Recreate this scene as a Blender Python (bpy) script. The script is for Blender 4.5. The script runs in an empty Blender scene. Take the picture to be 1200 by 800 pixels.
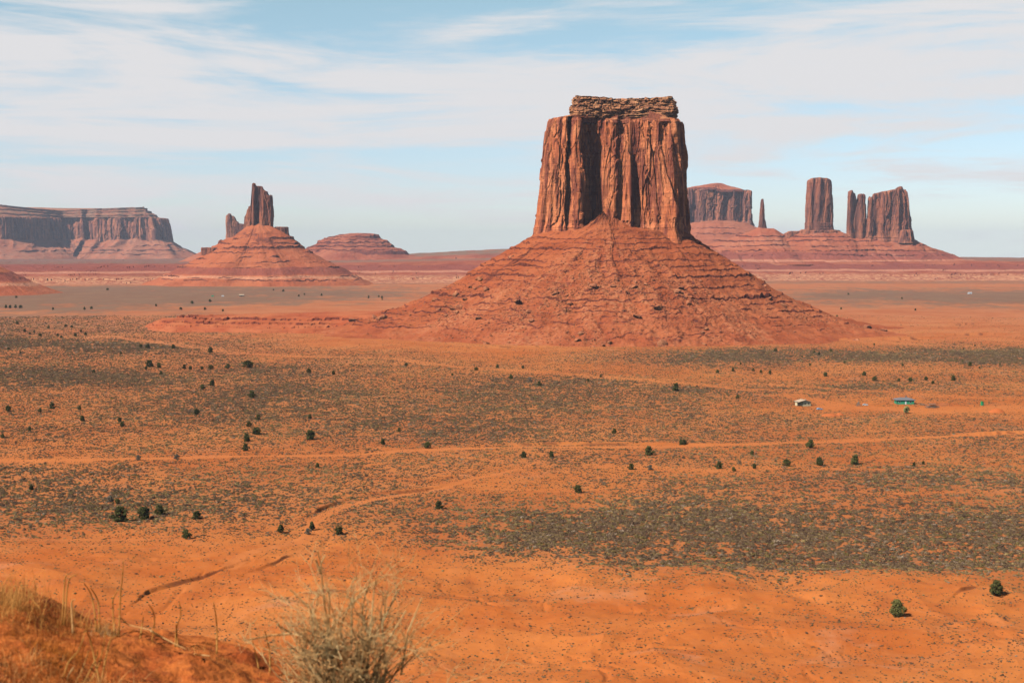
import bpy, bmesh, math, random
import numpy as np
from mathutils import Vector, Matrix

R = math.radians
rnd = random.Random(7)
rng = np.random.default_rng(11)
S = bpy.context.scene
COL = S.collection

# ------------------------------------------------------------------ camera
F = 1667.0                      # focal length in pixels of the 1200 px wide photograph
HOR = 293.0                     # eye level in the photograph
CAMZ = 100.0                    # the overlook stands 100 m above the plain
PITCH = math.atan((400 - HOR) / F)
cam_d = bpy.data.cameras.new('camera')
cam = bpy.data.objects.new('camera', cam_d)
COL.objects.link(cam)
cam_d.sensor_width = 36.0
cam_d.lens = F / 1200 * 36
cam.location = (0, 0, CAMZ)
cam.rotation_euler = (R(90) - PITCH, 0, 0)
cam_d.clip_start = 0.05
cam_d.clip_end = 100000
cam_d.dof.use_dof = True
cam_d.dof.focus_distance = 700
cam_d.dof.aperture_fstop = 8.0
S.camera = cam

# ------------------------------------------------------------------ world, sun, exposure
SUN_EL = R(45)
SUN_FRONT = R(33)               # how far the sun stands in front of exact left
sx, sy, sz = (-math.cos(SUN_EL) * math.cos(SUN_FRONT), -math.cos(SUN_EL) * math.sin(SUN_FRONT), math.sin(SUN_EL))
SKY_STRENGTH = 0.10
HAZE = 2.6e-5
w = bpy.data.worlds.new('World')
S.world = w
w.use_nodes = True


class NT:
    """small helper that adds nodes to a tree"""
    def __init__(self, tree):
        self.t = tree
        self.t.nodes.clear()

    def n(self, typ, props=None, **ins):
        nd = self.t.nodes.new(typ)
        for k, v in (props or {}).items():
            setattr(nd, k, v)
        for k, v in ins.items():
            key = k.replace('_', ' ')
            if key.startswith('i') and key[1:].isdigit():
                sock = nd.inputs[int(key[1:])]
            else:
                sock = nd.inputs[key]
            self.put(sock, v)
        return nd

    def put(self, sock, v):
        if isinstance(v, bpy.types.NodeSocket):
            self.t.links.new(v, sock)
        elif isinstance(v, bpy.types.Node):
            self.t.links.new(v.outputs[0], sock)
        else:
            if sock.type == 'RGBA' and len(v) == 3:
                v = (*v, 1)
            sock.default_value = v

    def math(self, op, a, b=0.0, clamp=False):
        return self.n('ShaderNodeMath', {'operation': op, 'use_clamp': clamp}, i0=a, i1=b).outputs[0]

    def mix(self, fac, a, b, blend='MIX'):
        m = self.n('ShaderNodeMix', {'data_type': 'RGBA', 'blend_type': blend})
        self.put(m.inputs[0], fac)
        self.put(m.inputs[6], a)
        self.put(m.inputs[7], b)
        return m.outputs[2]

    def ramp(self, fac, stops, interp='LINEAR'):
        r = self.n('ShaderNodeValToRGB')
        r.color_ramp.interpolation = interp
        els = r.color_ramp.elements
        while len(els) < len(stops):
            els.new(0.5)
        for e, (p, c) in zip(els, stops):
            e.position = p
            e.color = (c, c, c, 1) if isinstance(c, (int, float)) else (*c, 1)
        self.put(r.inputs[0], fac)
        return r.outputs[0]

    def smooth(self, v, lo, hi):
        m = self.n('ShaderNodeMapRange', {'interpolation_type': 'SMOOTHSTEP'}, i0=v, i1=lo, i2=hi, i3=0.0, i4=1.0)
        return m.outputs[0]

    def noise(self, vec, scale, detail=4, rough=0.5, dist=0.0, out=0):
        return self.n('ShaderNodeTexNoise', None, Vector=vec, Scale=scale, Detail=detail, Roughness=rough, Distortion=dist).outputs[out]

    def mapv(self, vec, scale=(1, 1, 1), loc=(0, 0, 0), rot=(0, 0, 0)):
        return self.n('ShaderNodeMapping', None, Vector=vec, Scale=scale, Location=loc, Rotation=rot).outputs[0]


W = NT(w.node_tree)
geo = W.n('ShaderNodeTexCoord').outputs['Generated']
sep = W.n('ShaderNodeSeparateXYZ', None, Vector=geo)
zc = W.math('MAXIMUM', sep.outputs[2], 0.02)
dirv = W.n('ShaderNodeCombineXYZ', None, X=sep.outputs[0], Y=sep.outputs[1], Z=zc)
sky = W.n('ShaderNodeTexSky', {'sky_type': 'NISHITA', 'sun_disc': False, 'sun_elevation': SUN_EL,
                                'sun_rotation': math.atan2(sx, sy), 'altitude': 1600.0,
                                'air_density': 1.0, 'dust_density': 1.2, 'ozone_density': 1.0}, Vector=dirv)
# thin wispy high cloud, laid out by compass direction and height above the horizon
cm = W.mapv(geo, scale=(1.5, 1.5, 12.0), rot=(0, R(1.6), 0))
n1 = W.noise(cm, 1.7, 8, 0.60, 0.9)
cm2 = W.mapv(geo, scale=(4.0, 4.0, 38.0), loc=(3.1, 0.7, 0.2), rot=(0, R(-1.2), 0))
n2 = W.noise(cm2, 1.5, 6, 0.62, 0.9)
tilt = W.math('ADD', sep.outputs[2], W.math('MULTIPLY', sep.outputs[0], -0.004))
bias = W.ramp(W.math('MULTIPLY', tilt, 2.5), [
    (0.0, 0.40), (0.06, 0.36), (0.13, 0.46), (0.165, 0.40), (0.20, 0.68), (0.32, 0.72), (0.375, 0.54), (0.44, 0.32), (0.6, 0.30), (0.8, 0.1), (1.0, 0.0)])
right = W.smooth(sep.outputs[0], 0.0, 0.22)
left = W.smooth(sep.outputs[0], -0.08, -0.30)
dens = W.math('ADD', W.math('ADD', W.math('MULTIPLY', W.math('SUBTRACT', n1, 0.5), 2.5), W.math('MULTIPLY', W.math('SUBTRACT', n2, 0.5), 1.25)), bias)
dens = W.math('ADD', dens, W.math('MULTIPLY', right, 0.03))
dens = W.math('ADD', dens, W.math('MULTIPLY', left, 0.06))
dens = W.smooth(dens, 0.22, 0.86)
dens = W.math('MULTIPLY', dens, 0.96)
cloudc = tuple(c / SKY_STRENGTH for c in (0.66, 0.648, 0.655))
tint = W.n('ShaderNodeValToRGB')
els = tint.color_ramp.elements
els.new(0.5); els.new(0.5)
for e_, (p_, c_) in zip(els, [(0.05, (1.06, 1.07, 1.15)), (0.17, (1.27, 1.30, 1.09)), (0.24, (0.9, 1.0, 1.0)), (0.45, (0.28, 0.32, 0.36))]):
    e_.position = p_
    e_.color = (*c_, 1)
W.put(tint.inputs[0], sep.outputs[2])
skyc = W.mix(1.0, sky.outputs[0], tint.outputs[0], 'MULTIPLY')
final = W.mix(dens, skyc, cloudc)
bg = W.n('ShaderNodeBackground', None, Color=final, Strength=SKY_STRENGTH)
W.n('ShaderNodeOutputWorld', None, Surface=bg)

sun_d = bpy.data.lights.new('sun', 'SUN')
sun_d.energy = 5.0
sun_d.angle = R(0.53)
sun_d.color = (1.0, 0.955, 0.89)
sun = bpy.data.objects.new('sun', sun_d)
COL.objects.link(sun)
sun.location = (-300, -100, 400)
sun.rotation_euler = Vector((sx, sy, sz)).to_track_quat('Z', 'Y').to_euler()

S.view_settings.view_transform = 'Standard'
S.view_settings.look = 'None'
S.view_settings.exposure = 0.25
S.view_settings.gamma = 1.0
S.render.engine = 'CYCLES'
S.cycles.max_bounces = 4
S.cycles.diffuse_bounces = 0
S.cycles.glossy_bounces = 1
S.cycles.transmission_bounces = 1
S.cycles.volume_bounces = 0
S.cycles.transparent_max_bounces = 6
S.cycles.use_denoising = True
S.cycles.denoising_prefilter = 'ACCURATE'
S.cycles.denoising_input_passes = 'RGB_ALBEDO_NORMAL'
S.cycles.caustics_reflective = False
S.cycles.caustics_refractive = False

# ------------------------------------------------------------------ numpy noise
M32 = np.uint32(0xFFFFFFFF)


def _hash(ix, iy, iz, seed):
    h = (ix.astype(np.int64) * 374761393 + iy.astype(np.int64) * 668265263 + iz.astype(np.int64) * 1274126177 + seed * 974711) & 0xFFFFFFFF
    h = ((h ^ (h >> 13)) * 1274126177) & 0xFFFFFFFF
    h = ((h ^ (h >> 16)) * 2246822519) & 0xFFFFFFFF
    h = h ^ (h >> 15)
    return h.astype(np.float64) / 4294967295.0


def hash1(i, seed=0):
    i = np.asarray(i)
    z = np.zeros_like(i)
    return _hash(i, z, z, seed)


def hash2(i, j, seed=0):
    i = np.asarray(i); j = np.asarray(j)
    return _hash(i, j, np.zeros_like(i), seed)


def vn(x, y=0.0, z=0.0, seed=0):
    """value noise in -1..1"""
    x, y, z = np.broadcast_arrays(np.asarray(x, float), np.asarray(y, float), np.asarray(z, float))
    fx, fy, fz = np.floor(x), np.floor(y), np.floor(z)
    tx, ty, tz = x - fx, y - fy, z - fz
    ix, iy, iz = fx.astype(np.int64), fy.astype(np.int64), fz.astype(np.int64)
    ux, uy, uz = [t * t * t * (t * (t * 6 - 15) + 10) for t in (tx, ty, tz)]
    flat2 = not np.any(tz)
    res = 0
    for dz in ((0,) if flat2 else (0, 1)):
        wz = 1.0 if flat2 else (uz if dz else 1 - uz)
        for dy in (0, 1):
            wy = uy if dy else 1 - uy
            for dx in (0, 1):
                wx = ux if dx else 1 - ux
                res = res + wx * wy * wz * _hash(ix + dx, iy + dy, iz + dz, seed)
    return res * 2 - 1


def fbm(x, y=0.0, z=0.0, octv=4, gain=0.5, seed=0):
    a, tot, s = 1.0, 0.0, 0.0
    x = np.asarray(x, float); y = np.asarray(y, float); z = np.asarray(z, float)
    for o in range(octv):
        s = s + a * vn(x, y, z, seed + o * 17)
        tot += a
        a *= gain
        x, y, z = x * 2.03 + 5.1, y * 2.03 + 1.7, z * 2.03 + (3.3 if np.any(z) else 0)
    return s / tot


def ridged(x, y=0.0, octv=4, seed=0):
    a, tot, s = 1.0, 0.0, 0.0
    x = np.asarray(x, float); y = np.asarray(y, float)
    for o in range(octv):
        s = s + a * (1 - np.abs(vn(x, y, 0.0, seed + o * 31)) * 2)
        tot += a
        a *= 0.5
        x, y = x * 2.07 + 2.3, y * 2.07 + 4.1
    return s / tot


def sstep(a, b, x):
    t = np.clip((np.asarray(x, float) - a) / (b - a), 0, 1)
    return t * t * (3 - 2 * t)


# ------------------------------------------------------------------ picture <-> world
CP, SP = math.cos(PITCH), math.sin(PITCH)


def curv(X, Y):
    return -(X * X + Y * Y) / (2 * 6.371e6)


def ray(px, py):
    dx = (px - 600) / F
    dy = (400 - py) / F
    return dx, CP + SP * dy, -SP + CP * dy


def ground_xy(px, py):
    """where the line of sight through a photo pixel meets the plain"""
    dx, dy, dz = ray(np.asarray(px, float), np.asarray(py, float))
    z = 0.0
    for _ in range(4):
        t = (CAMZ - z) / np.maximum(-dz, 1e-4)
        z = curv(dx * t, dy * t)
    return dx * t, dy * t


def at_depth(px, py, D):
    dx, dy, dz = ray(px, py)
    t = D / dy
    return dx * t, D, CAMZ + dz * t


def to_px(X, Y, Z=0.0):
    rz = Z - CAMZ
    yc = Y * CP - rz * SP
    zc_ = Y * SP + rz * CP
    return 600 + F * X / yc, 400 - F * zc_ / yc


# ------------------------------------------------------------------ object helpers
def tag(o, label=None, cat=None, group=None, kind=None):
    if label: o['label'] = label
    if cat: o['category'] = cat
    if group: o['group'] = group
    if kind: o['kind'] = kind
    return o


def link(name, me, mat=None, parent=None):
    o = bpy.data.objects.new(name, me)
    COL.objects.link(o)
    if mat is not None and len(me.materials) == 0:
        for m in (mat if isinstance(mat, (list, tuple)) else [mat]):
            me.materials.append(m)
    if parent is not None:
        o.parent = parent
    return o


def empty(name, loc=(0, 0, 0), rz=0.0):
    o = bpy.data.objects.new(name, None)
    COL.objects.link(o)
    o.location = loc
    o.rotation_euler = (0, 0, rz)
    o.empty_display_size = 1
    return o


def raw_mesh(name, co, loops, starts, smooth=False, attrs=None):
    me = bpy.data.meshes.new(name)
    co = np.asarray(co, np.float32)
    me.vertices.add(len(co))
    me.vertices.foreach_set('co', co.ravel())
    me.loops.add(len(loops))
    me.loops.foreach_set('vertex_index', np.asarray(loops, np.int32))
    me.polygons.add(len(starts))
    me.polygons.foreach_set('loop_start', np.asarray(starts, np.int32))
    me.update(calc_edges=True)
    if smooth:
        me.polygons.foreach_set('use_smooth', np.ones(len(starts), bool))
    else:
        me.polygons.foreach_set('use_smooth', np.zeros(len(starts), bool))
    for k, v in (attrs or {}).items():
        a = me.attributes.new(k, 'FLOAT', 'POINT')
        a.data.foreach_set('value', np.asarray(v, np.float32).ravel())
    return me


def grid_mesh(name, X, Y, Z, wrap=False, smooth=True, attrs=None, cap=False):
    """rows x cols grid; wrap joins last column to the first; cap closes the last row with one n-gon"""
    m, n = X.shape
    co = np.stack([X, Y, Z], -1).reshape(-1, 3)
    i = np.arange(m - 1)[:, None]
    j = np.arange(n if wrap else n - 1)[None, :]
    jn = (j + 1) % n
    quads = np.stack(np.broadcast_arrays(i * n + j, i * n + jn, (i + 1) * n + jn, (i + 1) * n + j), -1).reshape(-1, 4)
    loops = quads.ravel()
    starts = np.arange(len(quads)) * 4
    if cap:
        loops = np.concatenate([loops, (m - 1) * n + np.arange(n)])
        starts = np.concatenate([starts, [len(quads) * 4]])
    return raw_mesh(name, co, loops, starts, smooth, attrs)


def tri_mesh(name, co, tris, smooth=False, attrs=None):
    tris = np.asarray(tris)
    return raw_mesh(name, co, tris.ravel(), np.arange(len(tris)) * 3, smooth, attrs)


class MB:
    """collects simple solids into ONE mesh"""
    def __init__(self):
        self.v, self.f = [], []

    def add(self, vs, fs):
        b = len(self.v)
        self.v += [tuple(p) for p in vs]
        self.f += [tuple(b + k for k in f) for f in fs]

    def box(self, c, s, rz=0.0, taper=1.0):
        x, y, z = s[0] / 2, s[1] / 2, s[2] / 2
        vs = []
        for dz, t in ((-z, 1), (z, taper)):
            for dx, dy in ((-x, -y), (x, -y), (x, y), (-x, y)):
                px_, py_ = dx * t, dy * t
                vs.append((c[0] + px_ * math.cos(rz) - py_ * math.sin(rz), c[1] + px_ * math.sin(rz) + py_ * math.cos(rz), c[2] + dz))
        self.add(vs, [(0, 3, 2, 1), (4, 5, 6, 7), (0, 1, 5, 4), (1, 2, 6, 5), (2, 3, 7, 6), (3, 0, 4, 7)])

    def prism(self, prof, y0, y1, axis='y'):
        """profile of (a, z) pairs pushed along the other level axis"""
        n = len(prof)
        if axis == 'y':
            vs = [(a, y0, z) for a, z in prof] + [(a, y1, z) for a, z in prof]
        else:
            vs = [(y0, a, z) for a, z in prof] + [(y1, a, z) for a, z in prof]
        fs = [tuple(range(n))[::-1], tuple(range(n, 2 * n))]
        for k in range(n):
            fs.append((k, (k + 1) % n, n + (k + 1) % n, n + k))
        self.add(vs, fs)

    def tube(self, pts, rad, sides=5):
        pts = [Vector(p) for p in pts]
        rad = rad if isinstance(rad, (list, tuple)) else [rad] * len(pts)
        b = len(self.v)
        for k, p in enumerate(pts):
            d = (pts[min(k + 1, len(pts) - 1)] - pts[max(k - 1, 0)])
            d = d.normalized() if d.length > 1e-9 else Vector((0, 0, 1))
            a = d.cross(Vector((0.31, 0.77, 0.55))).normalized()
            c = d.cross(a)
            for s in range(sides):
                t = 2 * math.pi * s / sides
                self.v.append(tuple(p + (a * math.cos(t) + c * math.sin(t)) * rad[k]))
        for k in range(len(pts) - 1):
            for s in range(sides):
                s2 = (s + 1) % sides
                self.f.append((b + k * sides + s, b + k * sides + s2, b + (k + 1) * sides + s2, b + (k + 1) * sides + s))
        self.f.append(tuple(b + s for s in range(sides))[::-1])
        self.f.append(tuple(b + (len(pts) - 1) * sides + s for s in range(sides)))

    def mesh(self, name, smooth=False):
        me = bpy.data.meshes.new(name)
        me.from_pydata(self.v, [], self.f)
        me.update()
        if smooth:
            me.polygons.foreach_set('use_smooth', np.ones(len(me.polygons), bool))
        return me

    def build(self, name, mat, parent=None, smooth=False):
        return link(name, self.mesh(name, smooth), mat, parent)


# ------------------------------------------------------------------ materials
def new_mat(name):
    m = bpy.data.materials.new(name)
    m.use_nodes = True
    return m, NT(m.node_tree)


def finish(t, color, rough=0.95, bump=None, bdist=1.0, bstr=1.0, spec=0.15, normal=None):
    b = t.n('ShaderNodeBsdfPrincipled', None, Base_Color=color, Roughness=rough)
    b.inputs['Specular IOR Level'].default_value = spec
    if bump is not None:
        bn = t.n('ShaderNodeBump', None, Strength=bstr, Distance=bdist, Height=bump)
        t.put(b.inputs['Normal'], bn.outputs[0])
    t.n('ShaderNodeOutputMaterial', None, Surface=b.outputs[0])


def simple_mat(name, col, var=0.25, scale=3.0, rough=0.85, spec=0.2):
    m, t = new_mat(name)
    pos = t.n('ShaderNodeTexCoord').outputs['Object']
    n = t.noise(pos, scale, 4, 0.6)
    c = t.mix(n, tuple(k * (1 - var) for k in col), tuple(min(1, k * (1 + var)) for k in col))
    finish(t, c, rough, spec=spec)
    return m


def rock_mat(name, base, dark, light, k=1.0, strata=0.6, bump=1.0, soil=None, zbase=0.0, zspan=100.0):
    """cliff rock: vertical varnish streaks, level strata; soil gathers where the surface is level.
    k = metres per feature unit."""
    m, t = new_mat(name)
    g = t.n('ShaderNodeNewGeometry')
    pos = g.outputs['Position']
    nz = t.n('ShaderNodeSeparateXYZ', None, Vector=g.outputs['True Normal']).outputs[2]
    st = t.mapv(pos, scale=(1 / (9 * k), 1 / (9 * k), 1 / (70 * k)))
    streak = t.noise(st, 1.0, 6, 0.62, 0.3)
    st2 = t.mapv(pos, scale=(1 / (2.4 * k), 1 / (2.4 * k), 1 / (26 * k)))
    streak2 = t.noise(st2, 1.0, 4, 0.6, 0.2)
    ly = t.mapv(pos, scale=(1 / (90 * k), 1 / (90 * k), 1 / (3.2 * k)))
    layer = t.noise(ly, 1.0, 5, 0.65, 0.0)
    blotch = t.noise(t.mapv(pos, scale=(1 / (34 * k),) * 3), 1.0, 5, 0.6, 0.4)
    c = t.mix(t.smooth(blotch, 0.34, 0.68), base, light)
    c = t.mix(t.math('MULTIPLY', t.smooth(streak, 0.43, 0.58), 0.88), c, dark)
    c = t.mix(t.math('MULTIPLY', t.smooth(streak2, 0.52, 0.75), 0.40), c, dark)
    c = t.mix(t.math('MULTIPLY', t.smooth(layer, 0.50, 0.62), strata), c, tuple(d * 0.8 for d in dark))
    if soil is not None:
        c = t.mix(t.smooth(nz, 0.62, 0.86), c, soil)
    fine = t.noise(t.mapv(pos, scale=(1 / (1.6 * k), 1 / (1.6 * k), 1 / (2.4 * k))), 1.0, 6, 0.68)
    h = t.math('ADD', t.math('MULTIPLY', fine, 1.0), t.math('MULTIPLY', layer, 0.8))
    finish(t, c, 0.95, h, bdist=1.3 * k * bump, bstr=0.8, spec=0.1)
    return m


def talus_mat(name, soil, soil2, ledge, rubble, k=1.0, veg=None, bands=()):
    """slope soil with exposed ledges where it is steep, their rock darkened to paint in overhang shade, paler rubble patches from an attribute"""
    m, t = new_mat(name)
    g = t.n('ShaderNodeNewGeometry')
    pos = g.outputs['Position']
    nz = t.n('ShaderNodeSeparateXYZ', None, Vector=g.outputs['True Normal']).outputs[2]
    a = t.noise(t.mapv(pos, scale=(1 / (46 * k),) * 3), 1.0, 6, 0.6, 0.3)
    b = t.noise(t.mapv(pos, scale=(1 / (70 * k), 1 / (70 * k), 1 / (5 * k))), 1.0, 5, 0.6)
    f = t.noise(t.mapv(pos, scale=(1 / (3.0 * k),) * 3), 1.0, 5, 0.7)
    c = t.mix(t.smooth(a, 0.35, 0.66), soil, soil2)
    c = t.mix(t.math('MULTIPLY', t.smooth(b, 0.50, 0.64), 0.55), c, tuple(x * 0.72 for x in soil))
    c = t.mix(t.math('MULTIPLY', t.smooth(f, 0.52, 0.72), 0.35), c, tuple(x * 1.25 for x in soil2))
    if bands:                                             # beds of another colour, by height above the plain
        zz = t.math('ADD', t.n('ShaderNodeSeparateXYZ', None, Vector=pos).outputs[2], t.math('MULTIPLY', t.math('SUBTRACT', a, 0.5), 16.0))
        for lo, hi, bc in bands:
            f1 = t.math('MULTIPLY', t.smooth(zz, lo - 2.0, lo + 1.5), t.smooth(zz, hi + 2.0, hi - 1.5))
            c = t.mix(t.math('MULTIPLY', f1, 0.85), c, t.mix(t.smooth(f, 0.35, 0.7), bc, tuple(x * 1.3 for x in bc)))
    rub = t.n('ShaderNodeAttribute', {'attribute_name': 'rubble'}).outputs['Fac']
    rn = t.noise(t.mapv(pos, scale=(1 / (5 * k),) * 3), 1.0, 4, 0.75)
    c = t.mix(t.math('MULTIPLY', rub, t.smooth(rn, 0.40, 0.62)), c, rubble)
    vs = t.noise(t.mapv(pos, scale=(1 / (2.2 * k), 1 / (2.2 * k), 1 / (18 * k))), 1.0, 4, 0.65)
    lc = t.mix(t.smooth(vs, 0.42, 0.62), ledge, tuple(x * 0.55 for x in ledge))  # exposed ledge rock, with overhang shade painted into its darker colour
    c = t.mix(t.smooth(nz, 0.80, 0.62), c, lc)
    if veg is not None:
        va = t.n('ShaderNodeAttribute', {'attribute_name': 'veg'}).outputs['Fac']
        vn_ = t.noise(t.mapv(pos, scale=(1 / (14 * k),) * 3), 1.0, 5, 0.75)
        c = t.mix(t.math('MULTIPLY', va, t.smooth(vn_, 0.36, 0.60)), c, veg)
    h = t.math('ADD', t.math('MULTIPLY', f, 1.2), t.math('MULTIPLY', rn, 1.0))
    finish(t, c, 0.97, h, bdist=1.5 * k, bstr=0.7, spec=0.1)
    return m


M_CLIFF = rock_mat('cliff_rock', (0.60, 0.165, 0.062), (0.21, 0.056, 0.036), (0.76, 0.260, 0.108), 1.0, 0.35, soil=(0.40, 0.125, 0.05))
M_CAP = rock_mat('cap_rock', (0.53, 0.205, 0.090), (0.23, 0.085, 0.048), (0.67, 0.34, 0.165), 0.8, 0.15, bump=1.6, soil=(0.50, 0.22, 0.10))
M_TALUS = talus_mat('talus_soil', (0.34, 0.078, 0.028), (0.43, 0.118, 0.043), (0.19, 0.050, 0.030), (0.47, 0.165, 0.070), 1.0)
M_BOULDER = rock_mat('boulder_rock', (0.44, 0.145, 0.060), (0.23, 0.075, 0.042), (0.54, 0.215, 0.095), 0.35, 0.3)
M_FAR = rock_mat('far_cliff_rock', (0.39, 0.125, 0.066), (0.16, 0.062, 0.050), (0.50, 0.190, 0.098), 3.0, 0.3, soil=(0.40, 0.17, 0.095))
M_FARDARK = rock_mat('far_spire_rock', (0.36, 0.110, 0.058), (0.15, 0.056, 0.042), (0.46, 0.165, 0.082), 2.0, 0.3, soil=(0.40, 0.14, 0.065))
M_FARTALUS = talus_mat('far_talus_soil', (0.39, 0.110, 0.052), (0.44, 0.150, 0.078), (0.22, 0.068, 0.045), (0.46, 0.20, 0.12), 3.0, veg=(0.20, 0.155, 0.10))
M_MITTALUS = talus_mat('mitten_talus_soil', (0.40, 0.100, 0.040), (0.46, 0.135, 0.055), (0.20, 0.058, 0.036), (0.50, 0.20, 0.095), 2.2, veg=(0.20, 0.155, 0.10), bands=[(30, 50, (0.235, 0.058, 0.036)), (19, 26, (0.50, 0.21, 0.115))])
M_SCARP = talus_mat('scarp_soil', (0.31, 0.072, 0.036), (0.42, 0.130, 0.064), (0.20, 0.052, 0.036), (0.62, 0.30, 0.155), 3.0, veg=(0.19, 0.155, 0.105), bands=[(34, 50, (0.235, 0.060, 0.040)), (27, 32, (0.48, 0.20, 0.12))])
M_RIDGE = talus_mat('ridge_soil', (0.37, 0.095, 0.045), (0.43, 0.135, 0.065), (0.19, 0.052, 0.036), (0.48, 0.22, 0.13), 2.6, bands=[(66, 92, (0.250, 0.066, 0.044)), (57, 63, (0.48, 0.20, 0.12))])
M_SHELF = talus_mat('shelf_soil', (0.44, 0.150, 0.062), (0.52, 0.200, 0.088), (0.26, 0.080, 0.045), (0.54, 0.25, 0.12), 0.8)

# ------------------------------------------------------------------ the plain
ROWS = [330, 336, 345, 353, 360, 368, 376, 386, 396, 404, 412, 422, 432, 442, 455, 468, 480, 492, 505, 518, 528, 538, 548, 560, 575, 590,
        605, 620, 635, 650, 665, 680, 695, 720, 760, 820]
COLS = [0, 200, 400, 600, 800, 1000, 1200]
VEG = np.array([
    [.10, .15, .2, .1, .1, .1, .1], [.55, .70, .55, .1, .1, .35, .35], [.85, .88, .70, .2, .1, .80, .85], [.82, .80, .50, .1, .1, .62, .75],
    [.60, .55, .15, .0, .0, .35, .45], [.50, .40, .03, .0, .0, .12, .15], [.55, .35, .0, .0, .0, .04, .08], [.65, .35, .0, .0, .0, .04, .08],
    [.75, .40, .03, .0, .0, .05, .12], [.80, .72, .10, .05, .10, .30, .35], [.55, .62, .25, .12, .60, .80, .78], [.45, .5, .6, .25, .75, .85, .82],
    [.72, .62, .68, .42, .25, .38, .5], [.75, .66, .72, .60, .42, .30, .42], [.62, .62, .72, .68, .80, .74, .42], [.6, .66, .66, .7, .70, .22, .28],
    [.66, .66, .66, .72, .55, .14, .14], [.62, .62, .62, .66, .52, .5, .34], [.6, .6, .6, .56, .46, .42, .36], [.55, .5, .5, .42, .42, .45, .5],
    [.5, .45, .42, .32, .45, .4, .6], [.30, .32, .40, .46, .45, .32, .62], [.62, .56, .56, .28, .22, .66, .75], [.62, .56, .5, .16, .5, .72, .76],
    [.66, .6, .46, .18, .5, .52, .55], [.68, .66, .42, .52, .66, .58, .60], [.62, .62, .34, .80, .84, .78, .78], [.42, .48, .24, .84, .88, .88, .88],
    [.2, .26, .14, .72, .90, .92, .90], [.11, .13, .07, .42, .88, .92, .90], [.09, .10, .06, .12, .72, .90, .86], [.07, .09, .07, .06, .26, .70, .56],
    [.07, .08, .06, .06, .07, .20, .24], [.07, .08, .06, .07, .07, .12, .20], [.07, .07, .06, .08, .05, .06, .12], [.07, .07, .06, .07, .05, .05, .07]])


def table(px, py, T):
    ri = np.interp(py, ROWS, np.arange(len(ROWS)))
    ci = np.interp(px, COLS, np.arange(len(COLS)))
    r0 = np.clip(np.floor(ri).astype(int), 0, len(ROWS) - 2); c0 = np.clip(np.floor(ci).astype(int), 0, len(COLS) - 2)
    a, b = ri - r0, ci - c0
    return (T[r0, c0] * (1 - a) * (1 - b) + T[r0 + 1, c0] * a * (1 - b) + T[r0, c0 + 1] * (1 - a) * b + T[r0 + 1, c0 + 1] * a * b)


# sandy tracks and washes, as lines on the plain: photo points, half width in metres, strength
TRACKS = [
    ([(-120, 543), (0, 540), (200, 537), (400, 532), (480, 527), (600, 522), (700, 521), (800, 522), (900, 519), (1050, 514), (1200, 508), (1350, 503)], 4.0, 0.8),
    ([(95, 397), (125, 394), (160, 398), (240, 408), (290, 414), (330, 417), (450, 421), (550, 431), (650, 437), (800, 449), (880, 456), (960, 460)], 9.0, 0.5),
    ([(640, 540), (600, 551), (545, 561), (520, 568), (480, 574), (430, 584), (400, 592), (378, 602), (366, 614), (368, 624), (350, 636), (310, 650), (285, 664)], 2.0, 0.7),
    ([(700, 545), (760, 548), (830, 552), (900, 548)], 6.0, 0.5),
    ([(570, 573), (650, 576), (720, 571), (760, 569)], 2.0, 0.5),
    ([(930, 463), (1000, 477), (1080, 480), (1200, 478), (1320, 474)], 16.0, 0.6),
    ([(860, 448), (960, 455), (1060, 462), (1130, 466), (1260, 468)], 7.0, 0.5),
    ([(0, 633), (120, 632), (200, 636), (260, 640)], 3.0, 0.45),
    ([(430, 522), (520, 531), (600, 541), (640, 556)], 2.5, 0.4),
    ([(980, 577), (1100, 575), (1250, 574)], 1.6, 0.45),
    ([(960, 549), (1080, 551), (1230, 549)], 1.6, 0.4),
]
# small cut banks: the ground drops by h on the near side of the line
BANKS = [
    ([(595, 519.5), (660, 518.5), (720, 519), (800, 520)], 1.5),
    ([(1140, 510), (1165, 508.5), (1190, 507.5)], 1.5),
    ([(440, 577.5), (465, 575.5), (500, 572.5), (506, 571)], 1.3),
    ([(366, 600), (372, 596), (384, 592), (400, 587)], 1.2),
    ([(524, 559), (538, 557)], 1.0),
    ([(164, 693), (172, 687), (182, 684.5), (205, 680), (225, 676), (255, 669)], 1.0),
    ([(352, 700), (372, 699), (392, 699.5), (415, 700)], 0.9),
    ([(1122, 703), (1132, 699), (1142, 697)], 0.8),
    ([(300, 668), (320, 662), (340, 655)], 0.7),
    ([(592, 689), (606, 692), (618, 696)], 0.6),
    ([(865, 396), (905, 397), (945, 397.5)], 4.0),
    ([(1062, 396), (1080, 395.5)], 4.5),
    ([(1130, 391.5), (1152, 391)], 4.5),
    ([(1000, 393), (1040, 394)], 2.0),
    ([(940, 398), (985, 397)], 3.0),
    ([(560, 397), (620, 395), (700, 394), (780, 395), (850, 396)], 2.0),
    ([(540, 409), (590, 407), (640, 406)], 1.5),
    ([(1115, 381), (1140, 379)], 2.5),
]


def line_world(pts):
    a = np.array(pts, float)
    X, Y = ground_xy(a[:, 0], a[:, 1])
    return np.stack([X, Y], 1)


TRACKS_W = [(line_world(p), hw, s) for p, hw, s in TRACKS]
BANKS_W = [(line_world(p), h) for p, h in BANKS]


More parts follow.
